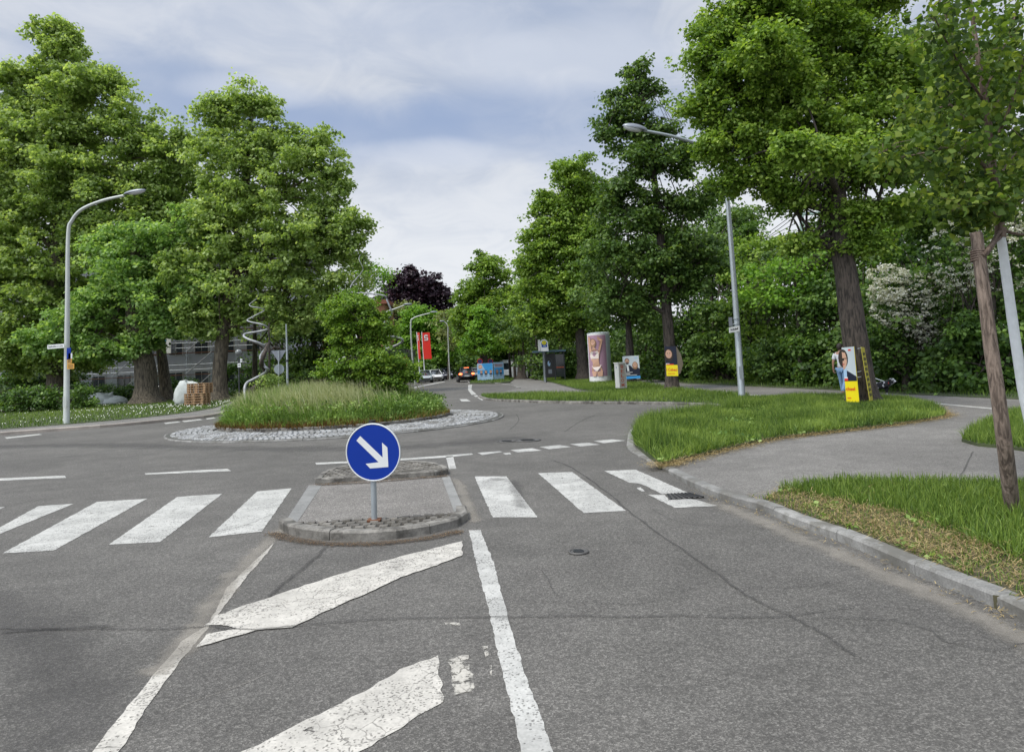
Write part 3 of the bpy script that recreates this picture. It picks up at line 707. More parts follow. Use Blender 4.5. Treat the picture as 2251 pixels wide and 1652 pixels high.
manhole(1272, 1214, .085, 'small dark valve cover in front of the zebra stripes on the right')
manhole(1160, 968, .3, 'manhole cover nearer the dashed give way line, right one of the pair')
manhole(1114, 970, .22, 'manhole cover in the roundabout lane, left one of the pair')
gt = thing('drain_grate', 'dark drain grate sunk between the broken zebra stripe and kerb', 'drain grate', G(1500, 1092, 0), 0)
mb = MB(); P = G2([(1464, 1088), (1518, 1085), (1552, 1094), (1470, 1099)]); mb.flat([(p.x, p.y, .011) for p in P], m_iron); mb.build('frame', gt, True)
mb = MB()
for k in range(7):
    a = P[0].lerp(P[1], (k+.5)/7); b = P[3].lerp(P[2], (k+.5)/7); mb.tube([(a.x, a.y, .015), (b.x, b.y, .015)], .012, m_black, 4)
mb.build('bars', gt, True)
# fallen bits
s = np.array([(p.x, p.y) for p in catmull(G2([(598, 1172), (700, 1194), (860, 1193), (1010, 1168)]), 30)]); s = s[rng.integers(0, len(s), 900)]+rng.normal(0, .045, (900, 2))-np.array([0, .04])
straw('leaf_litter', s, .013, .016, 'brown crumbs and litter along the island kerb', .009, L_litter)
s = np.array([(p.x, p.y) for p in catmull(G2([(700, 1066), (985, 1047)]), 30)]); s = s[rng.integers(0, len(s), 500)]+rng.normal(0, .05, (500, 2)); straw('leaf_litter', s, .013, .022, 'brown crumbs at the rear kerb of the island', .012, L_litter)
kpts = np.array([(p.x, p.y) for p in KR if 1 < p.y < 9]); s = kpts[rng.integers(0, len(kpts), 260)]+rng.normal(0, .05, (260, 2))+np.array([-.09, 0]); straw('straw_litter', s, .004, .05, 'stray straw in the gutter along the right kerb', .005)

# ------------------------------------------------------------------ trees
def leafcloud(name, C, rad, nper, size, mat, parent, flat=.55, upb=.75, label=None, tvar=.16, shape=1., droop=.35, cut=None, hexa=False):
    """C: clump centres (n,3), rad: clump radii (n); leaves sit on the dome of each clump"""
    n = len(C); N = n*nper; c = np.repeat(C, nper, 0); r = np.repeat(np.broadcast_to(rad, n), nper)[:, None]
    d = rng.normal(0, 1, (N, 3)); d[:, 2] = d[:, 2]*.8+.25; d /= np.linalg.norm(d, axis=1)[:, None]
    rr = rng.uniform(.25, 1, (N, 1))**.5*rng.uniform(.8, 1.15, (N, 1))*np.where(rng.random((N, 1)) < .14, rng.uniform(1.1, 1.8, (N, 1)), 1)
    p = c+d*r*rr*np.array([1, 1, flat])
    nr = d*.45+np.array([0, 0, upb*.8])+rng.normal(0, .5, (N, 3)); nr /= np.linalg.norm(nr, axis=1)[:, None]
    t = d*np.array([1, 1, 0])+rng.normal(0, .7, (N, 3))+np.array([0, 0, -droop]); t -= nr*(t*nr).sum(1)[:, None]; t /= np.linalg.norm(t, axis=1)[:, None]
    b = np.cross(nr, t); s = size*rng.uniform(.6, 1.25, (N, 1))
    V = np.stack([p, p+t*s*.45+b*s*.42*shape-nr*s*.06, p+t*s-nr*s*.12, p+t*s*.45-b*s*.42*shape-nr*s*.06], 1).reshape(-1, 3)
    if hexa:
        k6 = s*.44*shape
        V = np.stack([p, p+t*s*.02+b*k6*.6+nr*s*.02, p+t*s*.38+b*k6*1.1-nr*s*.05, p+t*s*1.05-nr*s*.16, p+t*s*.38-b*k6*1.1-nr*s*.05, p+t*s*.02-b*k6*.6+nr*s*.02], 1).reshape(-1, 3)
        tt = rng.normal(.45, .25, N)+np.repeat(rng.normal(0, tvar, n), nper); i = np.arange(N)*6
        o = np_mesh(name, V, np.concatenate([np.c_[i, i+1, i+2, i+3], np.c_[i, i+3, i+4, i+5]]), None, mat, parent, np.clip(np.repeat(tt, 6), 0, 1))
        return o
    ct = np.repeat(rng.normal(.45, tvar, n), nper)
    tt = ct+rng.normal(0, .17, N)
    if cut is not None:
        k = np.repeat(~cut(p), 4); idx = ~cut(p); V = V[k]; tt = tt[idx]; N = idx.sum()
    i = np.arange(N)*4
    o = np_mesh(name, V, np.c_[i, i+1, i+2, i+3], None, mat, parent, np.clip(np.repeat(tt, 4), 0, 1))
    if label: o['label'] = label
    return o
def blobs3(blobs, Y, zs=1.):
    out = []
    for b in blobs:
        u, v, ru, rv = b[:4]; y = Y+(b[4] if len(b) > 4 else 0)
        c = at(u, v, y); k = y/FPX
        out.append((np.array(c), np.array([ru*k, min(ru, 1.2*rv+20)*k*zs, rv*k])))
    return out
def clumps(B, dens, rc, inner=.35):
    """clump centres spread through the shells of the ellipsoids; dens = clumps per square metre of shell"""
    C = []
    for i, (c, r) in enumerate(B):
        area = 4*math.pi*((r[0]*r[1])**1.6/3+(r[0]*r[2])**1.6/3+(r[1]*r[2])**1.6/3)**(1/1.6)
        m_ = 7; n = max(3, int(area*dens/m_)); d = rng.normal(0, 1, (n, 3)); d /= np.linalg.norm(d, axis=1)[:, None]
        lob = sum(np.sin(d @ rng.normal(0, 1, 3)*f+rng.uniform(0, 6.28))*a for f, a in ((2.5, .11), (5, .10), (9, .09), (14, .06)))[:, None]
        tip = d*np.maximum(r-rc*.3, r*.5)*(1+lob)*np.where(rng.random((n, 1)) < .72, rng.uniform(.86, 1.14, (n, 1)), rng.uniform(.3, .86, (n, 1)))
        ln = np.linalg.norm(tip, axis=1)[:, None]
        # each spray runs from its tip back towards the limb, spreading and drooping
        f = np.tile(np.linspace(0, 1, m_), n)[:, None]; T_ = np.repeat(tip, m_, 0); L_ = np.repeat(ln, m_, 0); Dn = np.repeat(d, m_, 0)
        back = np.minimum(.5*L_, rc*3.6)
        q = c+T_-Dn*back*f+rng.normal(0, 1, (n*m_, 3))*rc*(.10+.95*f)*np.array([1, 1, .6])+np.array([0, 0, rc*.35])*f
        for j, (c2, r2) in enumerate(B):
            if j != i:
                ins = (((q-c2)/r2)**2).sum(1) < .45; q = q[~(ins & (rng.random(len(q)) < .8))]
        C.append(q)
    return np.concatenate(C)
TREES = []
def tree(name, label, cat, trunk, tr, blobs, Y, mat, lsize, dens, rc, nper, bark=None, group=None, flat=.6, limbs=True, leaflabel=None, zmin=None, twigs=26, upb=.75, depth=1., tvar=.16, base=None, crown='crown', wob=.0):
    """trunk: [(u, v), ...] photo pixels at distance Y from base to top, tr: radii in metres"""
    T = [at(u, v, Y) for u, v in trunk]
    b = T[0].copy(); b.z = base if base is not None else min(T[0].z, .1); T[0] = b
    root = thing(name, label, cat, b, 0, group)
    B = blobs3(blobs, Y, depth); C = clumps(B, dens, rc)
    if group == 'trees along the bus stop verge': zmin = 3.1
    if zmin is not None: C = C[C[:, 2] > zmin]
    mb = MB(); n = len(T)
    TT = catmull(T, 4); rr = np.interp(np.linspace(0, n-1, len(TT)), range(n), tr)
    rr[0] *= 1.6; rr[1] *= 1.15
    mb.tube(TT, list(rr), bark or m_bark, 12, wob=.05)
    if limbs:
        for c, r in B:
            c = Vector(c); k = min(range(len(TT)), key=lambda i: (TT[i]-c).length+abs(TT[i].z-(c.z-r[2]*.6))*.8)
            k = min(k, len(TT)-2); s0 = TT[k]; q = rr[k]*.55
            mid = s0.lerp(c, .5)+Vector((random.uniform(-.1, .1)*r[0], random.uniform(-.1, .1)*r[0], r[2]*.15))
            mb.tube(catmull([s0, mid, c+Vector((0, 0, r[2]*.5))], 5), list(np.linspace(q, q*.2, 11)), bark or m_bark, 6, wob=.06)
            near = C[np.argsort(((C-np.array(c))**2).sum(1))[:400]]
            sel = near[rng.integers(0, len(near), min(twigs//max(1, len(B)//4)+3, 14))]
            for e in sel:
                e = Vector(e); a = s0.lerp(c, random.uniform(.4, 1)); m = a.lerp(e, .55)+Vector((0, 0, .12*(e-a).length))
                mb.tube(catmull([a, m, e], 3), list(np.linspace(q*.3, .015, 7)), bark or m_bark, 5, caps=False)
    mb.build('trunk', root, True)
    leafcloud(crown, C, rng.uniform(.5, 1.25, len(C))*rc, nper, lsize, mat, root, flat, upb, leaflabel, tvar)
    return root
# --- left: plane trees
s, r = mpts(9000, 0, 3.5); z = np.array([mz(x) for x in r]); C = np.c_[s, z+rng.uniform(.1, .55, len(s))]; C = C[rng.random(len(C)) < .12]
tag(leafcloud('meadow_herbs', C, .14, 16, .07, L_mound, None, .8, .5, None, .25), 'leafy herbs growing among the meadow grass', 'herbs', kind='stuff')
PL = 'plane trees on the left lawn'
tree('plane_tree', 'tallest plane tree at the far left, its top highest on the left side', 'tree', [(128, 890), (125, 700), (130, 400), (130, 150)], [.75, .6, .4, .1],
     [(130, 105, 70, 70), (60, 200, 90, 80), (200, 200, 100, 80), (120, 290, 130, 90), (290, 290, 85, 75), (20, 360, 110, 110), (200, 400, 150, 110), (60, 500, 130, 120), (-60, 560, 120, 160), (40, 795, 110, 38), (150, 800, 70, 34), (370, 330, 60, 70), (250, 520, 130, 100), (330, 400, 70, 90), (90, 640, 140, 110), (200, 700, 90, 70), (30, 760, 110, 60), (-80, 300, 110, 120)],
     55, L_plane, .27, 2.9, .62, 32, m_barkp, PL, depth=.8)
tree('plane_tree', 'plane tree with forked thick trunk behind the white bulk bags', 'tree', [(322, 884), (318, 800), (300, 740), (290, 640), (300, 520)], [.85, .72, .6, .45, .2],
     [(300, 640, 130, 90), (210, 690, 80, 60), (330, 560, 120, 90), (420, 640, 90, 80), (380, 720, 80, 40), (260, 560, 80, 80), (120, 740, 90, 50), (235, 775, 60, 35), (440, 500, 80, 70), (410, 700, 60, 40), (345, 690, 60, 40), (330, 745, 60, 24), (290, 770, 40, 22)],
     51, L_plane2, .26, 2.9, .6, 32, m_barkp, PL, depth=.8)
tree('plane_tree', 'thinner leaning plane trunk close behind the forked trunk', 'tree', [(368, 882), (358, 800), (352, 720), (370, 560)], [.5, .38, .33, .15],
     [(380, 470, 90, 80), (400, 400, 70, 60), (360, 640, 60, 60)], 56, L_plane, .27, 2.4, .6, 30, m_barkp, PL, depth=.8)
tree('plane_tree', 'plane tree with single straight trunk beside the pallets, crown reaching furthest right', 'tree', [(482, 874), (484, 800), (492, 720), (510, 600), (540, 420), (550, 260)], [.55, .46, .42, .35, .25, .08],
     [(480, 245, 60, 55), (550, 235, 70, 50), (500, 340, 95, 80), (600, 310, 70, 70), (690, 330, 65, 60), (720, 400, 60, 80), (600, 420, 110, 90), (740, 500, 75, 70), (480, 460, 100, 90), (650, 540, 120, 85), (770, 560, 50, 55), (540, 590, 120, 80), (700, 630, 100, 55), (450, 600, 90, 80), (560, 680, 110, 45), (650, 700, 90, 45), (450, 700, 60, 50), (480, 735, 55, 24), (790, 510, 28, 30)],
     50, L_plane, .25, 2.9, .58, 32, m_barkp, PL, depth=.8)
tree('tree', 'loose light green tree filling the gap behind the maple sculpture', 'tree', [(770, 850), (775, 740), (790, 640)], [.3, .2, .06],
     [(800, 600, 42, 45), (770, 660, 60, 50), (825, 620, 22, 35), (720, 700, 60, 50)], 66, L_brite, .24, .7, 1.0, 40, m_barkp, depth=.8)
tree('weeping_tree', 'dark drooping tree behind the street sign poles', 'tree', [(690, 850), (690, 760), (690, 690)], [.3, .25, .1],
     [(690, 720, 60, 60), (650, 760, 40, 60), (720, 780, 60, 55), (690, 800, 70, 40)], 60, L_dark, .26, 1.2, .9, 60, m_barkp, depth=.7, upb=.3)
tree('weeping_tree', 'second dark drooping tree further left behind the sculpture', 'tree', [(560, 860), (560, 760), (560, 700)], [.25, .2, .1],
     [(600, 730, 40, 40), (655, 830, 45, 20)], 62, L_plane, .26, 1.1, .9, 50, m_barkp, depth=.7, upb=.3)
s = scatter(HUMP, 420); C = np.c_[s, np.full(len(s), .13)]
tag(leafcloud('weeds', C, .10, 12, .08, L_mound, None, .5, .8, None, .25), 'broad leaved weeds scattered through the linden verge', 'weeds', kind='stuff')
s = scatter(NEARV, 160); C = np.c_[s, np.full(len(s), .11)]
tag(leafcloud('weeds', C, .07, 12, .05, L_mound, None, .4, .8, None, .25), 'broad leaved weeds scattered through the near verge', 'weeds', kind='stuff')
# --- far street
tree('copper_beech', 'dark purple copper beech rising behind the red banners', 'tree', [(905, 830), (905, 740), (908, 640)], [.8, .6, .2],
     [(905, 640, 64, 52), (865, 670, 34, 44), (950, 660, 38, 45), (900, 690, 65, 45), (885, 745, 45, 50), (930, 740, 45, 50)], 120, L_purp, .5, 2.2, 1.0, 34, m_bark, depth=.8)
tree('tree', 'bright fresh green round tree behind the red banners', 'tree', [(930, 835), (930, 770), (930, 710)], [.4, .3, .1],
     [(925, 705, 48, 38), (900, 740, 38, 40), (960, 735, 42, 40), (930, 775, 55, 35), (975, 770, 35, 35)], 104, L_brite, .38, 1.8, .9, 36, m_bark, depth=.8)
tree('birch_tree', 'pale sparse birch beside the slim far street lamp', 'tree', [(985, 820), (986, 760), (987, 690)], [.12, .1, .04],
     [(985, 710, 22, 28), (988, 745, 18, 30)], 96, L_pale, .3, .5, .9, 30, m_bark)
tree('conifer', 'thin bare topped conifer poking into the sky behind the birch', 'tree', [(988, 760), (989, 700), (989, 640)], [.15, .1, .02],
     [(989, 690, 10, 18), (1000, 680, 6, 10), (988, 665, 5, 9)], 125, L_dark, .35, .6, .8, 20, m_bark)
tree('tree', 'pale flowering tree top in front of the copper beech', 'tree', [(905, 830), (903, 740), (900, 680)], [.2, .15, .05],
     [(900, 675, 30, 14), (880, 690, 20, 12)], 108, L_pale, .35, .5, .9, 24, m_bark)
for k, (u, v, ru, rv, Y, lab) in enumerate(((960, 800, 40, 26, 118, 'dark tree closing the street end behind the parked cars'), (1020, 790, 45, 38, 125, 'dark tree closing the street end above the black car'), (905, 790, 35, 35, 112, 'dark tree behind the flagpoles'), (1075, 800, 45, 26, 112, 'dark shrubbery behind the blue election boards'), (1010, 740, 30, 35, 135, 'dark tree between the birch and the tall round tree'))):
    tree('tree', lab, 'tree', [(u, 828), (u, 800), (u, v-10)], [.4, .3, .1], [(u, v, ru, rv), (u-ru*.5, v+8, ru*.7, rv*.8), (u+ru*.5, v+8, ru*.7, rv*.8)], Y, L_hedge, .45, .9, 1.5, 50, m_bark, 'dark trees closing the far street')
tree('linden_tree', 'tall full tree standing behind the blue election boards', 'tree', [(1066, 822), (1064, 760), (1062, 640)], [.5, .4, .15],
     [(1070, 600, 45, 48), (1040, 650, 38, 50), (1100, 650, 36, 55), (1065, 690, 58, 55), (1095, 740, 50, 40), (1040, 745, 38, 38), (1020, 700, 25, 30)], 90, L_lin, .34, 1.7, .85, 38, m_bark, 'trees along the bus stop verge', depth=.85)
tree('young_linden_tree', 'smaller pointed lighter green tree in front of the tall full tree', 'tree', [(1058, 818), (1057, 780), (1056, 680)], [.12, .1, .03],
     [(1057, 685, 12, 24), (1057, 715, 26, 20), (1055, 745, 42, 20), (1078, 765, 36, 16), (1040, 765, 24, 14)], 80, L_brite, .28, 1.3, .7, 45, m_bark, 'trees along the bus stop verge')
tree('linden_tree', 'large tree right of the young pointed tree above the white fence', 'tree', [(1146, 818), (1145, 780), (1150, 640)], [.45, .35, .12],
     [(1160, 590, 34, 50), (1180, 640, 50, 60), (1150, 690, 42, 50), (1190, 720, 60, 45), (1140, 745, 36, 32), (1170, 770, 50, 22)], 78, L_lin, .30, 2.0, .75, 38, m_bark, 'trees along the bus stop verge', depth=.85)
tree('linden_tree', 'broad bright topped tree above the bus shelter', 'tree', [(1282, 822), (1275, 740), (1262, 600), (1262, 420)], [.5, .4, .3, .1],
     [(1262, 385, 48, 55), (1215, 450, 50, 55), (1290, 440, 60, 60), (1190, 520, 52, 60), (1255, 530, 80, 80), (1175, 590, 45, 50), (1230, 630, 85, 70), (1190, 700, 60, 50), (1270, 710, 80, 40), (1310, 560, 60, 80)], 60, L_lin, .25, 3.4, .62, 38, m_bark, 'trees along the bus stop verge', depth=.85)
tree('linden_tree', 'dark tree behind the man and woman poster', 'tree', [(1388, 850), (1385, 780), (1380, 680)], [.32, .28, .12],
     [(1370, 640, 85, 60), (1330, 690, 70, 35), (1400, 700, 70, 30), (1400, 580, 60, 60), (1340, 600, 60, 60)], 47, L_dark, .22, 1.3, .85, 55, m_bark, 'trees along the bus stop verge', depth=.85)
tree('linden_tree', 'dark pointed tree carrying the yellow poster on its trunk', 'tree', [(1478, 860), (1474, 790), (1466, 690), (1452, 520), (1430, 330), (1405, 160)], [.34, .28, .25, .2, .13, .04],
     [(1400, 150, 34, 28), (1355, 225, 42, 22), (1430, 205, 30, 22), (1375, 260, 60, 22), (1400, 200, 28, 50), (1440, 300, 62, 34), (1350, 300, 35, 18), (1400, 350, 85, 42), (1480, 370, 72, 50), (1410, 280, 50, 60), (1370, 415, 72, 44), (1470, 450, 95, 45), (1400, 500, 90, 45), (1500, 540, 80, 50), (1420, 590, 95, 50), (1500, 630, 80, 45), (1400, 660, 75, 35), (1340, 560, 70, 50), (1540, 440, 50, 45), (1560, 590, 60, 50), (1330, 650, 60, 40), (1370, 480, 70, 50), (1520, 340, 45, 35)],
     35, L_dark, .18, 4.2, .42, 34, m_bark, 'trees along the bus stop verge', depth=.9, flat=.7)
tree('linden_tree', 'largest linden with thick dark trunk carrying the election boards', 'tree', [(1900, 893), (1884, 780), (1868, 660), (1850, 540), (1835, 380), (1815, 180), (1800, -60)], [.43, .36, .33, .30, .25, .18, .09],
     [(1600, 60, 95, 75), (1570, 140, 70, 60), (1690, 40, 120, 90), (1640, 160, 100, 60), (1560, 230, 62, 42), (1640, 260, 105, 48), (1600, 330, 80, 36), (1700, 345, 120, 40), (1620, 405, 80, 30), (1750, 200, 120, 80), (1800, 60, 140, 100), (1890, 130, 120, 90), (1860, 270, 130, 60), (1780, 420, 110, 34), (1900, 380, 130, 50), (1980, 220, 90, 70), (1960, 470, 90, 42), (1720, 450, 60, 24), (1770, 545, 58, 20), (1890, 540, 60, 34), (1850, 480, 80, 40), (1640, 200, 115, 130), (1780, 290, 150, 120), (1640, 330, 110, 90), (1900, 300, 120, 110), (1750, -90, 230, 90), (2010, 340, 80, 50), (1700, 120, 90, 60, -2.), (1800, 340, 110, 50, -3.), (1900, -10, 120, 80, 3.)],
     20.8, L_lin, .115, 13.0, .32, 44, m_bark, depth=.8, flat=.75, twigs=60)
# wood and hedge behind the cycle path
def shrub(label, blobs, Y, mat, ls, dens, rc, nper, group='shrubs of the hedge behind the cycle path', name='shrub', **k):
    u, v = blobs[0][:2]; foot = max(b[1]+b[3] for b in blobs)
    if name == 'shrub': blobs = list(blobs)+[(b[0], foot-b[3]*.35, b[2]*.95, b[3]*.42) for b in blobs if foot-b[1]-b[3] < b[3]*.6]
    return tree(name, label, 'shrub' if name == 'shrub' else 'tree', [(u, foot), (u, v+20), (u, v)], [.12, .1, .05], blobs, Y, mat, ls, dens, rc, nper, m_bark, group, twigs=12, base=.07, crown='foliage', **k)
HM = {0: L_hedge, 1: L_dark, 2: L_lin}
hs = [(1165, 92, 0), (1245, 70, 1), (1330, 62, 0), (1420, 54, 1), (1520, 49, 0), (1600, 43, 1), (1690, 38.5, 2), (1770, 35.5, 1), (1850, 32.5, 0), (1935, 29.5, 1), (2040, 26.8, 0), (2150, 24.6, 1), (2270, 22.8, 0)]
hl_ = ['dark shrub behind the white fence', 'dark shrub behind the bus shelter', 'dark shrub behind the tall underwear poster column', 'shrub behind the man and woman poster', 'shrub right behind the trunk with the yellow poster', 'shrub left of the right street lamp', 'lighter green shrub right of the right street lamp', 'shrub between the right lamp and the walking person', 'very dark shrub behind the walking person', 'shrub behind the dog', 'dark shrub under the white blossom', 'shrub left of the leaning wooden stake', 'shrub behind the whitewashed young trunk']
for (u, Y, mi), lab in zip(hs, hl_):
    g = 799-(u-1125)*.0466+1.6*FPX/Y; sc1 = 1.0 if u > 1450 else .55; wdt = 75+(u-1150)*.03
    hgt = 95*sc1+30
    bl = [(u, g-hgt*1.1, wdt, hgt*.9), (u-wdt*.5, g-hgt*.55, wdt*.8, hgt*.6), (u+wdt*.5, g-hgt*.6, wdt*.8, hgt*.62)]
    if u > 1450: bl += [(u-20, g-250, wdt*.9, 80, 3), (u+20, g-320, wdt*.8, 70, 5)] if u not in (1690, 1770) else [(u-20, g-250, wdt*.9, 70, 3), (u-10, g-300, wdt*.5, 30, 5)]
    shrub(lab, bl, Y, HM[mi], .16+.0022*(Y-20), 2.0 if Y < 45 else 1.1, .62 if Y < 45 else .9, 52, depth=.5, upb=.55)
TW = 'taller trees rising behind the hedge'
shrub('taller tree top left of the right lamp post with sky showing above', [(1560, 560, 80, 50), (1630, 545, 60, 60), (1640, 500, 40, 35)], 46, L_dark, .24, 1.1, .9, 50, TW, 'tree')
shrub('feathery conifer top just right of the lamp post against the sky', [(1640, 520, 30, 40), (1655, 570, 35, 40)], 44, L_hedge, .2, 1.1, .6, 40, TW, 'tree')
shrub('light green tree glowing behind the trunk of the largest linden', [(1750, 600, 90, 50), (1690, 640, 60, 40), (1960, 560, 60, 70), (1990, 520, 40, 30)], 34, L_brite, .18, 1.6, .7, 45, TW, 'tree')
shrub('dark tall tree filling the upper right behind the young tree', [(2080, 160, 110, 90), (2150, 250, 120, 100), (2060, 330, 100, 90), (2180, 420, 130, 90), (2280, 330, 90, 110), (2060, 480, 110, 60), (2010, 110, 70, 60), (2180, 120, 50, 50)], 30, L_dark, .17, 2.4, .62, 50, TW, 'tree')
def blossoms(root, B, Y, n, s):
    BB = blobs3(B, Y); C = []
    for c, r in BB:
        d = rng.normal(0, 1, (n*3, 3)); d /= np.linalg.norm(d, axis=1)[:, None]; d = d[d[:, 1] < .2][:n]; C.append(c+d*r*rng.uniform(.95, 1.2, (len(d), 1)))
    C = np.concatenate(C); leafcloud('blossom', C, s, 18, .075, L_flow, root, .5, 1., 'clusters of white blossom')
r_ = shrub('shrub covered with white blossom right of the big trunk', [(1990, 690, 70, 60), (1945, 650, 55, 55), (2050, 720, 60, 60), (1990, 785, 75, 34), (1930, 740, 50, 50), (2080, 660, 60, 60), (2010, 620, 60, 40), (2110, 760, 60, 50)], 26.0, L_hedge, .13, 3.0, .45, 44, depth=.6)
blossoms(r_, [(1975, 650, 50, 52), (2020, 700, 55, 50), (2060, 740, 45, 40), (2000, 660, 80, 60), (1950, 625, 40, 40), (2090, 660, 50, 60)], 26.0, 130, .11)
r_ = shrub('shrub with scattered white blossom behind the wooden stake', [(2180, 600, 80, 80), (2240, 500, 60, 60), (2110, 560, 60, 60), (2150, 720, 70, 60)], 24.0, L_hedge, .13, 2.2, .5, 50, depth=.6)
blossoms(r_, [(2190, 560, 80, 70), (2240, 480, 50, 50), (2100, 560, 60, 70)], 24.0, 90, .11)

# young staked tree at the right edge
YD = 7.1
root = thing('young_linden_tree', 'young linden with whitewashed lower trunk at the right edge', 'tree', G(2282, 1098, .08))
tp = [(2292, 1100), (2268, 950), (2248, 850), (2225, 700), (2206, 560), (2200, 522)]
T = [at(u, v, YD) for u, v in tp]; T[0] = G(2286, 1098, .05)
mb = MB(); mb.tube(catmull(T, 4), list(np.linspace(.053, .040, 21)), m_lime, 14, wob=.03); mb.build('whitewashed_trunk', root, True)
tp2 = [(2200, 522), (2196, 480), (2190, 420), (2176, 330), (2172, 260), (2160, 190), (2148, 110), (2132, 0), (2120, -90)]
T2 = catmull([at(u, v, YD) for u, v in tp2], 4)
mb = MB(); mb.tube(T2, list(np.linspace(.05, .016, len(T2))), m_barky, 10, wob=.05)
brs = [([(2188, 400), (2150, 350), (2100, 325), (2040, 335), (1980, 345)], -.3, .022), ([(2178, 340), (2140, 285), (2090, 230), (2050, 200)], .5, .018), ([(2168, 230), (2120, 160), (2080, 90), (2050, 30)], -.4, .016),
       ([(2194, 470), (2230, 455), (2300, 400)], .2, .02), ([(2176, 330), (2215, 250), (2245, 150), (2270, 60)], -.3, .02), ([(2165, 200), (2200, 120), (2230, 40), (2240, -40)], .4, .014), ([(2196, 500), (2225, 512), (2290, 520)], .1, .026),
       ([(2155, 150), (2100, 90), (2060, -20)], .3, .012), ([(2182, 370), (2130, 400), (2080, 400), (2040, 430)], .6, .014), ([(2194, 460), (2170, 450), (2140, 445), (2115, 460)], -.3, .012), ([(2188, 400), (2215, 360), (2260, 300)], .5, .016), ([(2040, 335), (1990, 320), (1930, 338)], -.35, .01), ([(2172, 260), (2215, 200), (2280, 190)], .7, .014), ([(2090, 230), (2040, 240), (1990, 225)], .6, .01)]
CL = []
for pts, dy, r0 in brs:
    P = catmull([at(u, v, YD+dy*i/(len(pts)-1)*1.5) for i, (u, v) in enumerate(pts)], 4); mb.tube(P, list(np.linspace(r0, .004, len(P))), m_barky, 6)
    for i in range(len(P)//4, len(P)):
        if r0 > .025 : continue
        for k in range(3):
            q = P[i]+Vector((random.gauss(0, .14), random.gauss(0, .2), random.gauss(-.03, .09))); CL.append(q)
            if random.random() < .4: mb.tube([P[i], P[i].lerp(q, .5)+Vector((0, 0, .03)), q], [.004, .003, .002], m_barky, 4, caps=False)
mb.build('trunk', root, True)
CL += [at(u+random.gauss(0, 22), v+random.gauss(0, 20), YD-.2) for u, v in [(2165, 440)]*12+[(2140, 470)]*8+[(2130, 500)]*3]
CL += [at(random.uniform(2040, 2250), random.uniform(-20, 470), YD+random.uniform(-.6, .9)) for _ in range(150)]
leafcloud('crown', np.array([tuple(c) for c in CL]), .14, 13, .062, L_young, root, .8, .55, None, .12, 1.1, .9, hexa=True)
st = thing('tree_stake', 'weathered brown wooden stake leaning beside the whitewashed young tree', 'stake', G(2228, 1135, .05))
P = [G(2228, 1137, .04), at(2205, 950, 6.55), at(2178, 760, 6.6), at(2160, 620, 6.65), at(2146, 512, 6.7)]
mb = MB(); mb.tube(catmull(P, 4), list(np.linspace(.066, .052, 17)), m_wstake, 14, wob=.035); mb.build('post', st, True)
mb = MB()
for t_ in (.18, .45, .72):
    q = P[0].lerp(P[-1], t_); mb = MB(); mb.ell(q+Vector((-.015, -.058, 0)), (.008, .006, .012), m_black, 6, 4); mb.build('knot', st, True)
rp_ = MB()
for k in range(5):
    v0 = 552+k*5; c = at(2151, v0, 6.69); rp_.tube([c+Vector((math.cos(a)*.064, math.sin(a)*.064, .004*math.sin(a*2))) for a in np.linspace(0, 2*math.pi, 17)], .008, m_barky, 6, caps=False)
rp_.tube(catmull([at(2160, 562, 6.62), at(2172, 548, 6.66), at(2184, 530, 6.85), at(2195, 512, 7.05), at(2210, 505, 7.08)], 4), .02, m_barky, 8, wob=.1)
rp_.tube(catmull([at(2156, 572, 6.64), at(2175, 552, 6.7), at(2190, 530, 6.95), at(2206, 516, 7.15)], 4), .015, m_barky, 8, wob=.1)
tag(rp_.build('rope'), 'brown coir rope tying the young tree to the stake', 'rope')

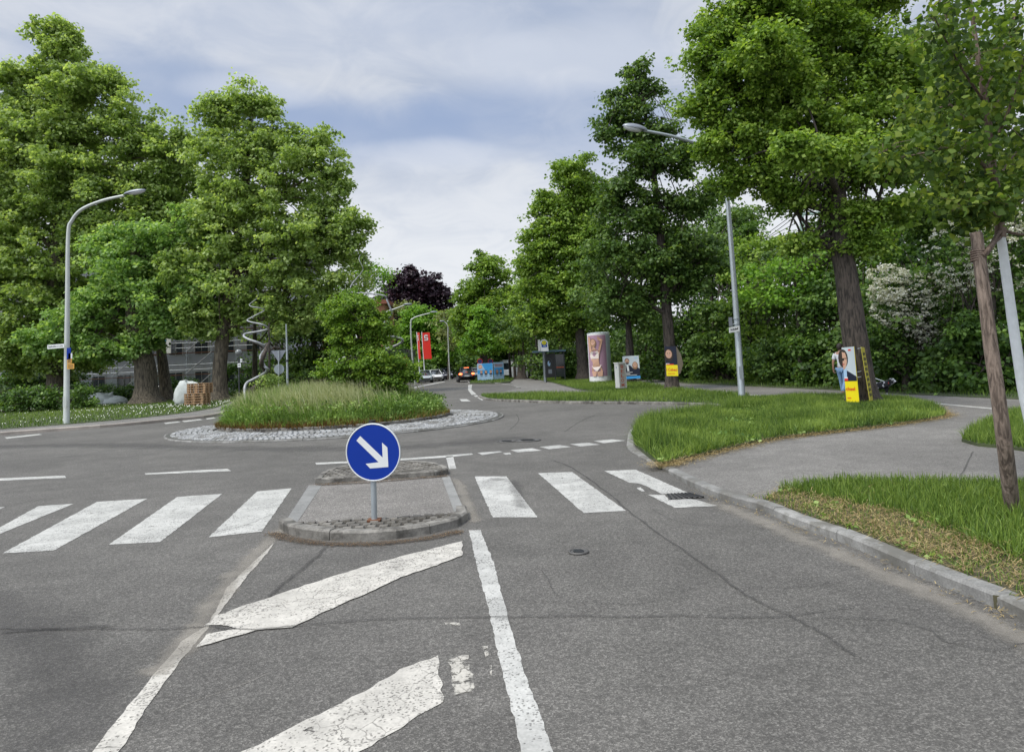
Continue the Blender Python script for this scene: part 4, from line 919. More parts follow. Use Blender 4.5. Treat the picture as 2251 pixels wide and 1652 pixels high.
# ------------------------------------------------------------------ lettering
def text_into(mb, s, O, X, Z, h, mat, N, fit=None, bold=False):
    """write s with its lower left at O, along X, height axis Z, letter height h, raised along N"""
    c = bpy.data.curves.new('t', 'FONT'); c.body = s; c.size = 1.; c.resolution_u = 3; c.offset = .02 if bold else 0
    o = bpy.data.objects.new('t', c); sc.collection.objects.link(o)
    dg = bpy.context.evaluated_depsgraph_get(); me = o.evaluated_get(dg).to_mesh()
    vs = [v.co.copy() for v in me.vertices]; fs = [tuple(p.vertices) for p in me.polygons]
    o.evaluated_get(dg).to_mesh_clear(); bpy.data.objects.remove(o); bpy.data.curves.remove(c)
    if not vs: return
    k = h/.7; w_ = max(v.x for v in vs)*k; kx = k*(fit/w_ if fit else 1)
    mb.add([O+X*(v.x*kx)+Z*(v.y*k)+N*.003 for v in vs], fs, mat)
class Panel:
    """flat frame: point(x, z, d) on a board; origin lower left"""
    def __init__(s, O, X, Z): s.O, s.X, s.Z = Vector(O), Vector(X).normalized(), Vector(Z).normalized(); s.N = s.X.cross(s.Z).normalized()
    def p(s, x, z, d=0.): return s.O+s.X*x+s.Z*z+s.N*d
    def rect(s, mb, x, z, w_, h, mat, d=.003): mb.flat([s.p(x, z, d), s.p(x+w_, z, d), s.p(x+w_, z+h, d), s.p(x, z+h, d)], mat)
    def poly(s, mb, P, mat, d=.003): mb.flat([s.p(x, z, d) for x, z in P], mat)
    def oval(s, mb, x, z, rx, rz, mat, d=.003, n=18, a0=0, a1=2*math.pi):
        mb.flat([s.p(x+rx*math.cos(a0+(a1-a0)*i/n), z+rz*math.sin(a0+(a1-a0)*i/n), d) for i in range(n)], mat)
    def board(s, mb, w_, h, mat, th=.02, side=None): mb.ext([s.p(0, 0), s.p(w_, 0), s.p(w_, h), s.p(0, h)], s.N*-th, mat, side)
    def text(s, mb, t, x, z, h, mat, fit=None, d=0., bold=False): text_into(mb, t, s.p(x, z, d), s.X, s.Z, h, mat, s.N, fit, bold)
    def face(s, mb, x, z, r, skin, hair, long=False, beard=False, d=.003):
        if long: s.oval(mb, x, z-.25*r, r*1.05, r*1.45, hair, d)
        else: s.oval(mb, x, z+.3*r, r*.86, r*.95, hair, d)
        s.oval(mb, x, z, r*.72, r, skin, d+.003)
        if beard: s.oval(mb, x, z-.6*r, r*.55, r*.45, hair, d+.005)
        for q in (-1, 1):
            s.oval(mb, x+q*r*.28, z+.1*r, r*.11, r*.06, m_hair, d+.007, 8); s.rect(mb, x+q*r*.28-.16*r, z+.24*r, .32*r, .06*r, hair, d+.007)
        s.poly(mb, [(x-.07*r, z-.2*r), (x+.09*r, z-.2*r), (x+.02*r, z+.05*r)], m_lipd, d+.007)
        s.oval(mb, x, z-.45*r, r*.26, r*.09, m_lip, d+.008, 10); s.oval(mb, x, z-.44*r, r*.18, r*.04, m_signw, d+.01, 10)
m_lip = pbr('printed_lips', (.45, .10, .09), .5, 0, .05); m_lipd = pbr('printed_shade', (.40, .22, .15), .5, 0, .05)
m_navy = pbr('printed_navy', (.008, .012, .03), .45, 0, .1); m_sky = pbr('printed_sky_blue', (.04, .30, .66), .45, 0, .15, 3.)
m_pblue = pbr('printed_pale_blue', (.34, .50, .68), .5, 0, .15, 3.); m_mauve = pbr('printed_mauve', (.36, .22, .30), .5, 0, .08, 2.)
m_pgrey = pbr('poster_pale_grey', (.50, .56, .59), .5, 0, .05, 2.); m_tan = pbr('poster_back', (.42, .34, .25), .8, 0, .2, 5.)
m_txt = pbr('lettering_dark', (.03, .03, .035), .6, 0, .05); m_cream = pbr('printed_cream', (.68, .60, .56), .5, 0, .08)
m_glass = pbr('dark_glass', (.02, .025, .03), .08, 0, .1, 3., 0, .8); m_dkgrey = pbr('dark_grey_metal', (.05, .055, .06), .4, .4, .1)
m_brown = pbr('graffiti_red', (.36, .07, .03), .6, 0, .1)

# ------------------------------------------------------------------ blue keep right sign
B = G(823, 1143, .09)
sg = thing('traffic_sign', 'round blue sign with white arrow pointing down right on the traffic island', 'traffic sign', B, 0)
top = at(818, 923, B.y+.02); DC = at(820, 993.5, B.y-.045)
mb = MB(); mb.tube([B+Vector((0, 0, -.02)), B.lerp(top, .98)], .031, m_galv, 20); mb.build('pole', sg, True)
mb = MB(); mb.tube([B.lerp(top, .955), top], .037, m_black, 16); mb.build('cap', sg, True)
Xs = Vector((math.cos(R(9)), -math.sin(R(9)), 0)); Zs = Vector((-.012, -.02, 1)).normalized(); Xs = (Xs-Zs*Xs.dot(Zs)).normalized(); Nn = Xs.cross(Zs).normalized()
if Nn.y > 0: Nn = -Nn
def dd(x, z, r=.31, d=0.): return DC+Xs*x*r+Zs*z*r+Nn*d
mb = MB(); cir = [(math.cos(a), math.sin(a)) for a in np.linspace(0, 2*math.pi, 65)[:-1]]
mb.ext([dd(x, z, .308) for x, z in cir], Nn*-.018, m_signw, m_galv); mb.build('plate', sg, True)
mb = MB(); mb.flat([dd(x, z, .293, .002) for x, z in cir], m_blue); mb.build('blue_field', sg, True)
ar = [(-.583, .425), (-.437, .579), (.344, -.19), (.348, .32), (.534, .15), (.534, -.52), (-.125, -.55), (-.283, -.385), (.19, -.345)]
mb = MB(); mb.flat([dd(x, z, .308, .004) for x, z in ar], m_signw); mb.build('arrow', sg, True)
mb = MB(); mb.tube([dd(a, b, .3, -.0) for a, b in [(x, z) for x, z in cir]+[cir[0]]], .008, m_signw, 6, caps=False); mb.build('rim', sg, True)
for z in (.45, -.45):
    mb = MB(); c = DC+Zs*z*.31-Nn*.062; mb.box(c, (.085, .06, .03), m_galv); mb.box(c+Vector((.055, 0, 0)), (.03, .02, .028), m_galv); mb.build('clamp', sg, True)
mb = MB(); mb.ext([(B.x-.07, B.y-.07, .104), (B.x+.07, B.y-.07, .104), (B.x+.07, B.y+.07, .104), (B.x-.07, B.y+.07, .104)], (0, 0, -.02), m_rust); mb.build('base_plate', sg, True)

# ------------------------------------------------------------------ street lamps
def lamp(label, base, pts, Y, r0, r1, mat, head, hl=.85, hz=.09, group='street lamps', dash=None):
    Bp = G(*base); root = thing('street_lamp', label, 'street lamp', Bp, 0, group)
    P = [Bp]+[at(u, v, Y+(dy if False else 0)) for u, v in pts]; PC = catmull(P, 6); n = len(PC)
    L_ = [0]
    for a, b in zip(PC, PC[1:]): L_.append(L_[-1]+(b-a).length)
    mb = MB(); mb.tube(PC, [r0+(r1-r0)*l/L_[-1] for l in L_], mat, 12); mb.build('pole', root, True)
    a, b = at(*head[0], Y), at(*head[1], Y); ax = (b-a); L = ax.length; ax.normalize(); up = Vector((0, 1, 0)).cross(ax); up = up if up.z > 0 else -up
    Mx = Matrix((ax, Vector((0, 1, 0)), up)).transposed(); c = (a+b)/2
    mb = MB(); mb.ell(c+up*.02, (L/2, .16, hz*1.25), m_lampg, 16, 8, Mx, -.15, 1); mb.build('lamp_housing', root, True)
    mb = MB(); mb.ell(c+ax*L*.08+up*.0, (L*.38, .13, hz), m_glassw, 16, 8, Mx, -1, .1); mb.build('lamp_cover', root, True)
    mb = MB(); q = Bp+Vector((0, -r0-.004, .9)); mb.box(q, (r0*1.1, .012, .45), mat); mb.build('service_door', root, True)
    return root
lL = lamp('curved street lamp with pale pole on the left pavement', (146, 931, .1), [(147, 800), (148.5, 650), (150, 515), (158, 485), (180, 460), (225, 441), (272, 430)], 29.7, .125, .055, m_lampp, [(272, 428), (321, 419)])
pn_ = Panel(at(104, 767, 29.6), at(141, 764, 29.45)-at(104, 767, 29.6), (0, 0, 1)); wN = (at(141, 764, 29.45)-at(104, 767, 29.6)).length
mb = MB(); pn_.board(mb, wN, .17, m_signw, .02)
for k in range(9): pn_.rect(mb, .06+k*.042, .055, .03, .05+.02*(k % 3 == 0), m_dkgrey)
pn_.text(mb, 'straße', .44, .055, .07, m_txt, wN-.5); mb.build('street_name_sign', lL, True)
for (u0, v0, u1, v1, m_, nm) in ((147, 764, 156, 790, m_blue, 'blue_sign'), (150.5, 776, 159, 788, m_signw, 'white_sign'), (148, 788, 158, 798, m_orange, 'upper_ochre_sign'), (148, 798.5, 163, 811, m_orange, 'lower_ochre_sign')):
    y = 29.45; a = at(u0, v1, y); b = at(u1, v0, y); mb = MB(); mb.box(((a.x+b.x)/2, y, (a.z+b.z)/2), (b.x-a.x, .03, b.z-a.z), m_)
    if m_ is m_orange:
        for k in range(3): mb.box(((a.x+b.x)/2, y-.018, a.z+(b.z-a.z)*(.28+.22*k)), ((b.x-a.x)*.7, .006, .015), m_txt)
    mb.build(nm, lL, True)
lR = lamp('street lamp with long straight arm over the road on the right verge', (1631, 874, .1), [(1622, 740), (1612, 600), (1600, 450), (1590, 360), (1575, 334), (1548, 321), (1480, 300), (1415, 287)], 26.0, .125, .05, m_galv, [(1424, 289), (1368, 277)], hz=.13)
a, b = at(1602.5, 720, 25.75), at(1625, 716, 25.8); pn_ = Panel(a-Vector((0, 0, .19)), b-a, (.05, 0, 1)); wN = (b-a).length
mb = MB(); pn_.board(mb, wN, .2, m_signw, .02)
for k in range(7): pn_.rect(mb, .05+k*.043, .07, .032, .07-.02*(k % 2), m_txt)
mb.build('street_name_sign', lR, True)
mb = MB(); c = at(1606, 707, 26.15); mb.box(c, (.13, .03, .33), m_lampg); mb.build('sign_back', lR, True)
for v in (700, 712, 722): mb = MB(); c = at(1619, v, 26.0); mb.tube([c+Vector((0, 0, -.015)), c+Vector((0, 0, .015))], .128, m_galv, 14); mb.build('band_clamp', lR, True)
for (u, v) in ((1623.5, 768), (1624, 797)):
    mb = MB(); c = at(u, v, 25.865); mb.box(c, (.05, .004, .09), m_signw); mb.build('sticker', lR, True)
for lab, base, pts, head, r0 in (('far street lamp with curved arm left of the red banners', (913, 842, 0.05), [(906, 780), (903, 712), (908, 700), (922, 694), (945, 688)], [(945, 688), (962, 683)], .10),
                           ('slimmest far street lamp rising behind the parked cars', (989, 834, .05), [(987, 790), (985, 740), (984, 715), (975, 706)], [(978, 707), (966, 704)], .09),
                           ('lamp arm showing in front of the copper beech', (848, 850, .05), [(846, 770), (845, 700), (850, 686), (870, 678), (888, 671)], [(886, 672), (906, 665)], .10)):
    Y = {'far street lamp with curved arm left of the red banners': 73, 'slimmest far street lamp rising behind the parked cars': 92}.get(lab, 64)
    Bp = at(base[0], base[1], Y); r_ = thing('street_lamp', lab, 'street lamp', (Bp.x, Bp.y, .05), 0, 'street lamps')
    P = [Vector((Bp.x, Bp.y, .05))]+[at(u, v, Y) for u, v in pts]; PC = catmull(P, 6)
    mb = MB(); mb.tube(PC, list(np.linspace(r0, .05, len(PC))), m_lampp, 8); mb.build('pole', r_, True)
    a, b = at(*head[0], Y), at(*head[1], Y); mb = MB(); mb.ell((a+b)/2, ((b-a).length/2, .12, .1), m_lampg, 10, 6); mb.build('lamp_housing', r_, True)
# thin pole behind the mound
Bp = at(632, 850, 41); pt = thing('pole', 'thin grey pole standing behind the mound next to the give way sign', 'pole', (Bp.x, Bp.y, .1))
mb = MB(); mb.tube([(Bp.x, Bp.y, .1), at(631, 780, 41), at(629, 712, 41)], [.07, .06, .035], m_galv, 8); mb.build('shaft', pt, True)
mb = MB(); c = at(631, 795, 41); mb.tube([c, c+Vector((0, 0, .12))], .08, m_dkgrey, 8); mb.build('collar', pt, True)
Bp = at(612, 850, 43); gv = thing('traffic_sign', 'back of a triangular and a round sign on one pole behind the mound', 'traffic sign', (Bp.x, Bp.y, .1))
mb = MB(); mb.tube([(Bp.x, Bp.y, .1), at(612.5, 770, 43)], .038, m_galv, 8); mb.build('pole', gv, True)
a, b, c = at(596, 771, 43.1), at(629, 769, 43.1), at(613, 796, 43.1); mb = MB(); mb.ext([a, b, c], (0, .02, 0), m_lampg); mb.build('triangular_plate', gv, True)
c = at(613.5, 811, 43.1); mb = MB(); mb.ext([c+Vector((math.cos(t)*.31, 0, math.sin(t)*.31)) for t in np.linspace(0, 2*math.pi, 25)[:-1]], (0, .02, 0), pbr('sign_back_grey', (.24, .28, .29), .5, .3)); mb.build('round_plate', gv, True)
Bp = at(526, 862, 40); gl_ = thing('garden_lantern', 'lantern with clear glass globe on a dark post behind the mound', 'lantern', (Bp.x, Bp.y, .1))
mb = MB(); mb.tube([(Bp.x, Bp.y, .1), at(525, 784, 40)], .04, m_dkgrey, 8); mb.build('post', gl_, True)
mb = MB(); mb.ell(at(524.5, 774.5, 40), (.19, .19, .19), pbr('smoky_globe', (.16, .17, .17), .15), 14, 10); mb.build('globe', gl_, True)
for (u0, v0, u1, v1) in ((528, 788, 532.5, 796), (522.5, 798, 529.5, 807)):
    a = at(u0, v1, 39.9); b = at(u1, v0, 39.9); mb = MB(); mb.box((a+b)/2, (b.x-a.x, .02, b.z-a.z), m_signw); mb.box((a+b)/2+Vector((0, -.013, 0)), ((b.x-a.x)*.6, .004, (b.z-a.z)*.2), m_txt); mb.build('sign_plate', gl_, True)

# ------------------------------------------------------------------ roundabout: spirals and small trees
def spiral(label, pts, Y, rad, base, amp=.45):
    P3 = []; n = len(pts)
    for i, (u, v) in enumerate(pts):
        # left and right turning points lie in the middle plane, the runs between pass in front and behind
        P3.append((u, v))
    C2 = catmull([Vector((u, v)) for u, v in P3], 6); ln = len(C2); P = []
    us = [p.x for p in C2]
    for i, p in enumerate(C2):
        du = (us[min(i+1, ln-1)]-us[max(i-1, 0)]); s_ = max(-1, min(1, du/6.0)); P.append(at(p.x, p.y, Y+amp*s_*(1-.6*i/ln)))
    rr = np.interp(np.linspace(0, 1, ln), np.linspace(0, 1, len(rad)), rad)
    root = thing('spiral_sculpture', label, 'sculpture', base, 0, 'polished steel spirals on the roundabout')
    mb = MB(); mb.tube(P, list(rr), m_chrome, 10); mb.build('tube', root, True)
    return root
spiral('silver steel spiral climbing above the left half of the grass mound', [(560, 935), (541, 880), (538, 855), (542.6, 841.6), (556, 834), (573, 825), (584, 818), (586, 813), (590, 812), (581, 804), (577, 795), (572, 785), (578, 774), (583, 766), (580, 760), (567, 752.5), (548, 746), (536, 739), (541, 733), (567, 728.5), (585, 724.5), (588.6, 720), (577, 713), (553, 708), (543.5, 703.5), (554, 697), (573, 687), (581, 681.6), (573, 677), (555, 674), (548, 670), (554, 664), (565, 655), (567.5, 642), (562, 634)],
       23.0, [.045, .045, .042, .034, .024, .014, .006], (at(560, 935, 23).x, 23., .7))
spiral('silver steel spiral winding round the bright maple on the mound', [(800, 900), (815, 850), (770, 820), (740, 800), (760, 785), (820, 775), (858, 764), (879, 755), (885, 748), (878, 743), (863, 740), (800, 735), (745, 725), (755, 712), (810, 708), (852, 699), (861.6, 688), (858, 677), (851, 661), (845, 650), (810, 645), (777, 643), (771, 636), (772, 627), (781, 615), (793, 601), (798, 591), (794.5, 581), (789, 569), (792, 560)],
       25.1, [.045, .045, .042, .036, .026, .016, .010], (at(800, 900, 25.1).x, 25.1, .75), .25)
tree('maple_tree', 'small bright green maple growing out of the mound', 'tree', [(802, 895), (798, 860), (785, 835), (790, 800), (788, 740), (785, 690)], [.09, .085, .075, .06, .045, .02],
     [(780, 705, 66, 52), (730, 690, 26, 26), (778, 690, 48, 40), (745, 700, 32, 30), (820, 710, 36, 40), (760, 740, 40, 30), (800, 665, 24, 22), (835, 745, 26, 26), (800, 765, 44, 26), (765, 775, 30, 18), (740, 675, 22, 18), (850, 725, 16, 20), (765, 655, 20, 14)], 24.0, L_maple, .085, 20, .22, 36, m_bark, 'small trees on the roundabout mound', flat=.7, twigs=30, base=.7)
tree('maple_tree', 'low spreading lower growth of green shrub under the maple crown', 'shrub', [(808, 900), (802, 860), (800, 820)], [.05, .04, .02],
     [(800, 798, 72, 36), (715, 815, 14, 10), (900, 830, 18, 14), (770, 825, 50, 20), (840, 825, 55, 18), (790, 780, 40, 14), (740, 806, 22, 14), (850, 812, 40, 22), (885, 822, 26, 24), (870, 795, 24, 10), (830, 795, 26, 14), (845, 840, 50, 20)], 23.6, L_maple, .085, 16, .22, 44, m_bark, 'small trees on the roundabout mound', flat=.6, base=.7)
dt = thing('dead_trunk', 'crooked dark dead trunk leaning inside the left spiral', 'dead trunk', (at(560, 920, 23.4).x, 23.4, .7))
mb = MB()
mb.tube(catmull([(at(560, 930, 23.4)), at(556, 895, 23.4), at(552, 862, 23.3), at(570, 845, 23.2), at(585, 832, 23.3), at(583, 815, 23.4), at(574, 798, 22.7), at(582, 775, 22.7), at(590, 755, 23.0)], 5), list(np.linspace(.11, .06, 41)), m_bark, 8, wob=.2)
mb.tube(catmull([at(592, 835, 23.3), at(592, 800, 23.3), at(592, 760, 23.3), at(591, 710, 23.4)], 5), list(np.linspace(.05, .02, 16)), m_bark, 7, wob=.2)
mb.tube(catmull([at(583, 768, 23.4), at(565, 755, 23.3), at(548, 750, 23.3)], 4), list(np.linspace(.04, .015, 9)), m_bark, 6, wob=.2)
mb.tube(catmull([at(592, 772, 23.3), at(605, 762, 23.2), at(620, 768, 23.2)], 4), list(np.linspace(.03, .012, 9)), m_bark, 6, wob=.2)
mb.build('trunk', dt, True)
Bv = blobs3([(597, 838, 18, 22), (575, 848, 16, 12)], 23.3); leafcloud('ivy', clumps(Bv, 14, .2), .2, 40, .06, L_plane, dt, .8)

# ------------------------------------------------------------------ left lawn: bags, pallets, hedges, house with scaffolding
def sack(label, base, blobs, Y):
    root = thing('bulk_bag', label, 'bulk bag', base, 0, 'white bulk bags on the lawn'); mb = MB()
    for (u, v, ru, rv) in blobs:
        c = at(u, v, Y); k = Y/FPX; seg, ring = 26, 14; vs = []; fs = []; ph0 = random.uniform(0, 6)
        for i in range(ring+1):
            ph = -math.pi/2+math.pi*i/ring
            for j in range(seg):
                a = 2*math.pi*j/seg; w_ = 1+.07*math.sin(3*a+ph0+ph*2)+.05*math.sin(7*a+ph*5)+.04*math.sin(11*a-ph*9+ph0)+.03*random.uniform(-1, 1)
                z = math.copysign(abs(math.sin(ph))**.8, math.sin(ph))*rv*k*w_*(1+.12*math.sin(2*a+ph0)); cp = max(math.cos(ph), 0)**.45*(1-.12*math.sin(ph)); vs.append((c.x+cp*math.cos(a)*ru*k*w_, c.y+cp*math.sin(a)*ru*k*.7*w_, max(c.z+z, .1)))
        for i in range(ring):
            for j in range(seg): fs.append((i*seg+j, i*seg+(j+1) % seg, (i+1)*seg+(j+1) % seg, (i+1)*seg+j))
        mb.add(vs, fs, m_sack, True)
    mb.build('bag', root, True); return root
m_sack = pbr('woven_white_plastic', (.46, .49, .47), .7, 0, .3, 3., .6)
r_ = sack('flat slumped white bulk bag lying on the lawn left of the forked trunk', G(232, 889, .1), [(222, 877, 28, 13), (250, 880, 27, 9)], G(232, 889, .1).y)
c = at(243, 869, r_.location.y); mb = MB(); mb.tube([c+Vector((-.5, 0, -.2)), c+Vector((0, 0, .08)), c+Vector((.2, 0, .3))], [.3, .15, .02], m_sack, 8, wob=.2); mb.build('loose_end', r_, True)
r_ = sack('full upright white bulk bag standing behind the wooden pallets', G(412, 886, .1), [(410, 864, 25, 25), (430, 856, 14, 13)], 45.5)
c = at(437, 858, 44.2); mb = MB(); mb.ell(c, (.2, .15, .45), m_sack, 10, 8); mb.build('loose_end', r_, True)
pal = None
def pallet():
    root = thing('pallet', 'x', 'pallet', (0, 0, 0), 0, 'wooden pallets stacked on the left lawn')
    mb = MB()
    for k in range(5): mb.box((-.6+.6, -.36+k*.18, .134), (1.2, .1+.045*(k % 2 == 0), .02), m_wood)
    mb.build('top_deck', root)
    mb = MB()
    for k in range(3): mb.box((0, -.35+.35*k, .011), (1.2, .1, .022), m_wood)
    mb.build('bottom_deck', root)
    for x in (-.52, 0, .52):
        mb = MB(); mb.box((x, 0, .1125), (.145, .8, .022), m_wood)
        for y in (-.35, 0, .35): mb.box((x, y, .061), (.145, .1, .078), m_wood)
        mb.build('stringer', root)
    return root
proto = pallet(); pb = G(441, 890, .1); first = True
def copytree(o, parent=None):
    c = o.copy(); sc.collection.objects.link(c)
    if parent: c.parent = parent
    for ch in o.children: copytree(ch, c)
    return c
ordn = ['bottom', 'second', 'third', 'fourth', 'fifth']
for i in range(9):
    p = proto if i == 0 else copytree(proto)
    if i < 5: p.location = (at(434, 880, 42.5).x, 42.5, .115+.146*i); lab = '%s pallet from the ground in the front lower part of the stack' % ordn[i]
    else: p.location = (at(443, 870, 43.0).x, 42.8, .115+.146*i); lab = '%s pallet in the set back upper part of the stack' % ['lowest', 'second', 'third', 'topmost'][i-5]
    p.rotation_euler = (0, 0, R(-8)+random.uniform(-.04, .04)); p['label'] = lab
for lab, bl, Y in (('dark hedge block at the far left edge of the lawn', [(10, 872, 60, 26), (-60, 865, 60, 30)], 46), ('clipped dark hedge left of the curved street lamp', [(62, 872, 50, 24), (100, 878, 30, 20)], 45),
                   ('round clipped bush right behind the curved street lamp', [(178, 866, 33, 29)], 47), ('long low dark hedge behind the slumped bulk bag', [(240, 862, 40, 18), (290, 865, 30, 18)], 60), ('low hedge behind the pallets and bulk bag', [(420, 850, 45, 16), (385, 856, 30, 16)], 62),
                   ('low clipped hedge right of the straight plane trunk', [(540, 850, 45, 18), (590, 850, 40, 20)], 58), ('taller dark shrubs in front of the scaffolding at far left', [(60, 835, 70, 22), (130, 830, 50, 22)], 60), ('low light green hedge behind the tall pole', [(680, 828, 50, 12), (740, 832, 50, 14)], 56), ('dark shrub in front of the scaffolded house left of the lantern', [(500, 815, 30, 18), (555, 812, 25, 16), (580, 825, 30, 20)], 66)):
    shrub(lab, bl, Y, L_hedge, .17, 2.2, .5, 46, 'hedges and shrubs on the left lawn', depth=.8)
# house
bx0, bx1, by, bh = at(-140, 800, 70).x, at(640, 800, 72).x, 72., 13.5
hs_ = thing('apartment_building', 'grey apartment building behind scaffolding on the left', 'building', ((bx0+bx1)/2, by, 0))
m_fac = pbr('grey_render', (.42, .44, .475), .8, 0, .15, .8); m_win = pbr('window_glass', (.05, .06, .075), .1, 0, .2, 1., 0, .8); m_frame = pbr('window_frame', (.5, .5, .5), .5, 0, .1)
m_roof = pbr('roof_tiles', (.20, .07, .04), .8, 0, .2, 5.)
mb = MB(); mb.box(((bx0+bx1)/2, by+6, bh/2), (bx1-bx0, 12, bh), m_fac); mb.build('wall', hs_, True)
mb = MB(); mb.ext([(bx0-.5, by-.6, bh), (bx0-.5, by+12.6, bh), (bx0-.5, by+6, bh+4)], (bx1-bx0+1, 0, 0), pbr('slate_roof', (.11, .115, .12), .8, 0, .2)); mb.build('roof', hs_, True)
wproto = None
for fl_ in range(4):
    for k in range(12):
        x = bx0+1.8+k*(bx1-bx0-3)/12; z = 1.0+fl_*3.1
        mb = MB(); mb.box((x, by-.02, z+.75), (1.5, .06, 1.5), m_frame); f_ = mb.build('window', hs_, True)
        mb = MB(); mb.box((x-.34, by-.07, z+.75), (.6, .02, 1.3), m_win); mb.box((x+.34, by-.07, z+.75), (.6, .02, 1.3), m_win); pn2 = mb.build('pane', f_, True)
sf = thing('scaffolding', 'tubular scaffolding with brown plank decks along the grey building', 'scaffolding', ((bx0+bx1)/2, by-1.5, 0))
nb = 14; dxs = (bx1-bx0)/nb
for y in (by-1.7, by-.75):
    for k in range(nb+1):
        mb = MB(); x = bx0+k*dxs; mb.tube([(x, y, 0), (x, y, 13)], .035, m_galv, 6); mb.build('standard', sf, True)
for lv in range(1, 6):
    z = lv*2.15
    mb = MB(); mb.box(((bx0+bx1)/2, by-1.2, z), (bx1-bx0, .8, .06), m_rust); mb.build('deck', sf, True)
    for hz_ in (.5, 1.0): mb = MB(); mb.tube([(bx0, by-1.75, z+hz_), (bx1, by-1.75, z+hz_)], .028, m_galv, 6); mb.build('guard_rail', sf, True)
for k in range(1, nb, 3):
    for lv in range(5):
        mb = MB(); x = bx0+k*dxs; a = (x, by-1.78, lv*2.15+.1); b = (x+dxs, by-1.78, lv*2.15+2.1); mb.tube([a, b], .035, m_chrome, 6); mb.build('brace', sf, True)
mb = MB(); a = at(362, 760, 70); mb.box(a, (1.2, .05, 1.5), m_off); mb.box(a+Vector((-.1, -.04, .5)), (.5, .02, .3), m_sky); mb.build('notice_board', sf, True)
for k in (): mb = MB(); mb.box((bx0+(k+.5)*dxs, by-1.82, 3.3), (dxs*.95, .02, 2.1), pbr('debris_net', (.42, .46, .50), .8, 0, .2)); mb.build('net', sf, True)
# house with orange parts
oh = thing('house', 'house with orange red wall and tiled roof glimpsed behind the sculpture pole', 'house', at(612, 830, 92).xy.to_3d())
a = at(596, 835, 92); b = at(700, 835, 92); m_or = pbr('orange_render', (.42, .11, .04), .8, 0, .2, 2.)
mb = MB(); mb.box(((a.x+b.x)/2, 96, 3.4), (b.x-a.x, 8, 6.8), m_or); mb.build('wall', oh, True)
mb = MB(); mb.ext([(a.x-.4, 91.6, 6.8), (a.x-.4, 100.4, 6.8), (a.x-.4, 96, 9.5)], (b.x-a.x+.8, 0, 0), m_roof); mb.build('roof', oh, True)
for k in range(3): mb = MB(); mb.box((a.x+1+k*2., 91.97, 4.4), (1.0, .08, 1.4), m_frame); f_ = mb.build('window', oh, True); mb = MB(); mb.box((a.x+1+k*2., 91.91, 4.4), (.8, .03, 1.2), m_win); mb.build('pane', f_, True)
bh_ = thing('house', 'brick house behind the maple, its brown roof edge against the sky', 'house', at(840, 830, 105).xy.to_3d())
a = at(790, 835, 105); b = at(850, 835, 105); zt = at(840, 668, 105).z
mb = MB(); mb.box(((a.x+b.x)/2, 109, zt/2), (b.x-a.x, 8, zt), pbr('brick', (.30, .15, .08), .85, 0, .25, 3.)); mb.build('wall', bh_, True)
mb = MB(); mb.box(((a.x+b.x)/2, 109, zt+.3), (b.x-a.x+1, 9, .6), m_roof); mb.build('roof', bh_, True)
for k in range(2): mb = MB(); mb.box((b.x-1.2-k*2., 104.96, zt-2), (1.0, .1, 1.4), m_frame); f_ = mb.build('window', bh_, True); mb = MB(); mb.box((b.x-1.2-k*2., 104.9, zt-2), (.8, .03, 1.2), m_win); mb.build('pane', f_, True)
# red shop
y = 88; a = at(845, 830, y); b = at(897, 830, y); rs = thing('kiosk', 'red framed shop with dark roof slab behind the roundabout', 'shop', (a.x, y, 0)); z1_ = at(875, 768, y).z; z0_ = at(875, 784, y).z
mb = MB(); mb.box(((a.x+b.x)/2, y+3, z0_/2), (b.x-a.x, 5.6, z0_), m_dkgrey); mb.build('wall', rs, True)
mb = MB(); mb.box(((a.x+b.x)/2, y+3, (z0_+z1_)/2), (b.x-a.x+.3, 6.6, z1_-z0_), m_black); mb.build('roof', rs, True)
mb = MB(); mb.box(((a.x+b.x)/2, y-.02, z0_-.12), (b.x-a.x, .3, .22), m_red); mb.build('fascia', rs, True)
for k in range(3):
    x0 = b.x-.1-k*1.35; mb = MB()
    for dx in (0, -1.25): mb.box((x0+dx, y+.1, z0_/2), (.12, .16, z0_), m_red)
    mb.box((x0-.62, y+.1, z0_-.5), (1.2, .1, .1), m_red); f_ = mb.build('window_frame', rs, True)
    mb = MB(); mb.box((x0-.62, y+.17, z0_/2), (1.15, .02, z0_-.4), m_win); mb.build('pane', f_, True)
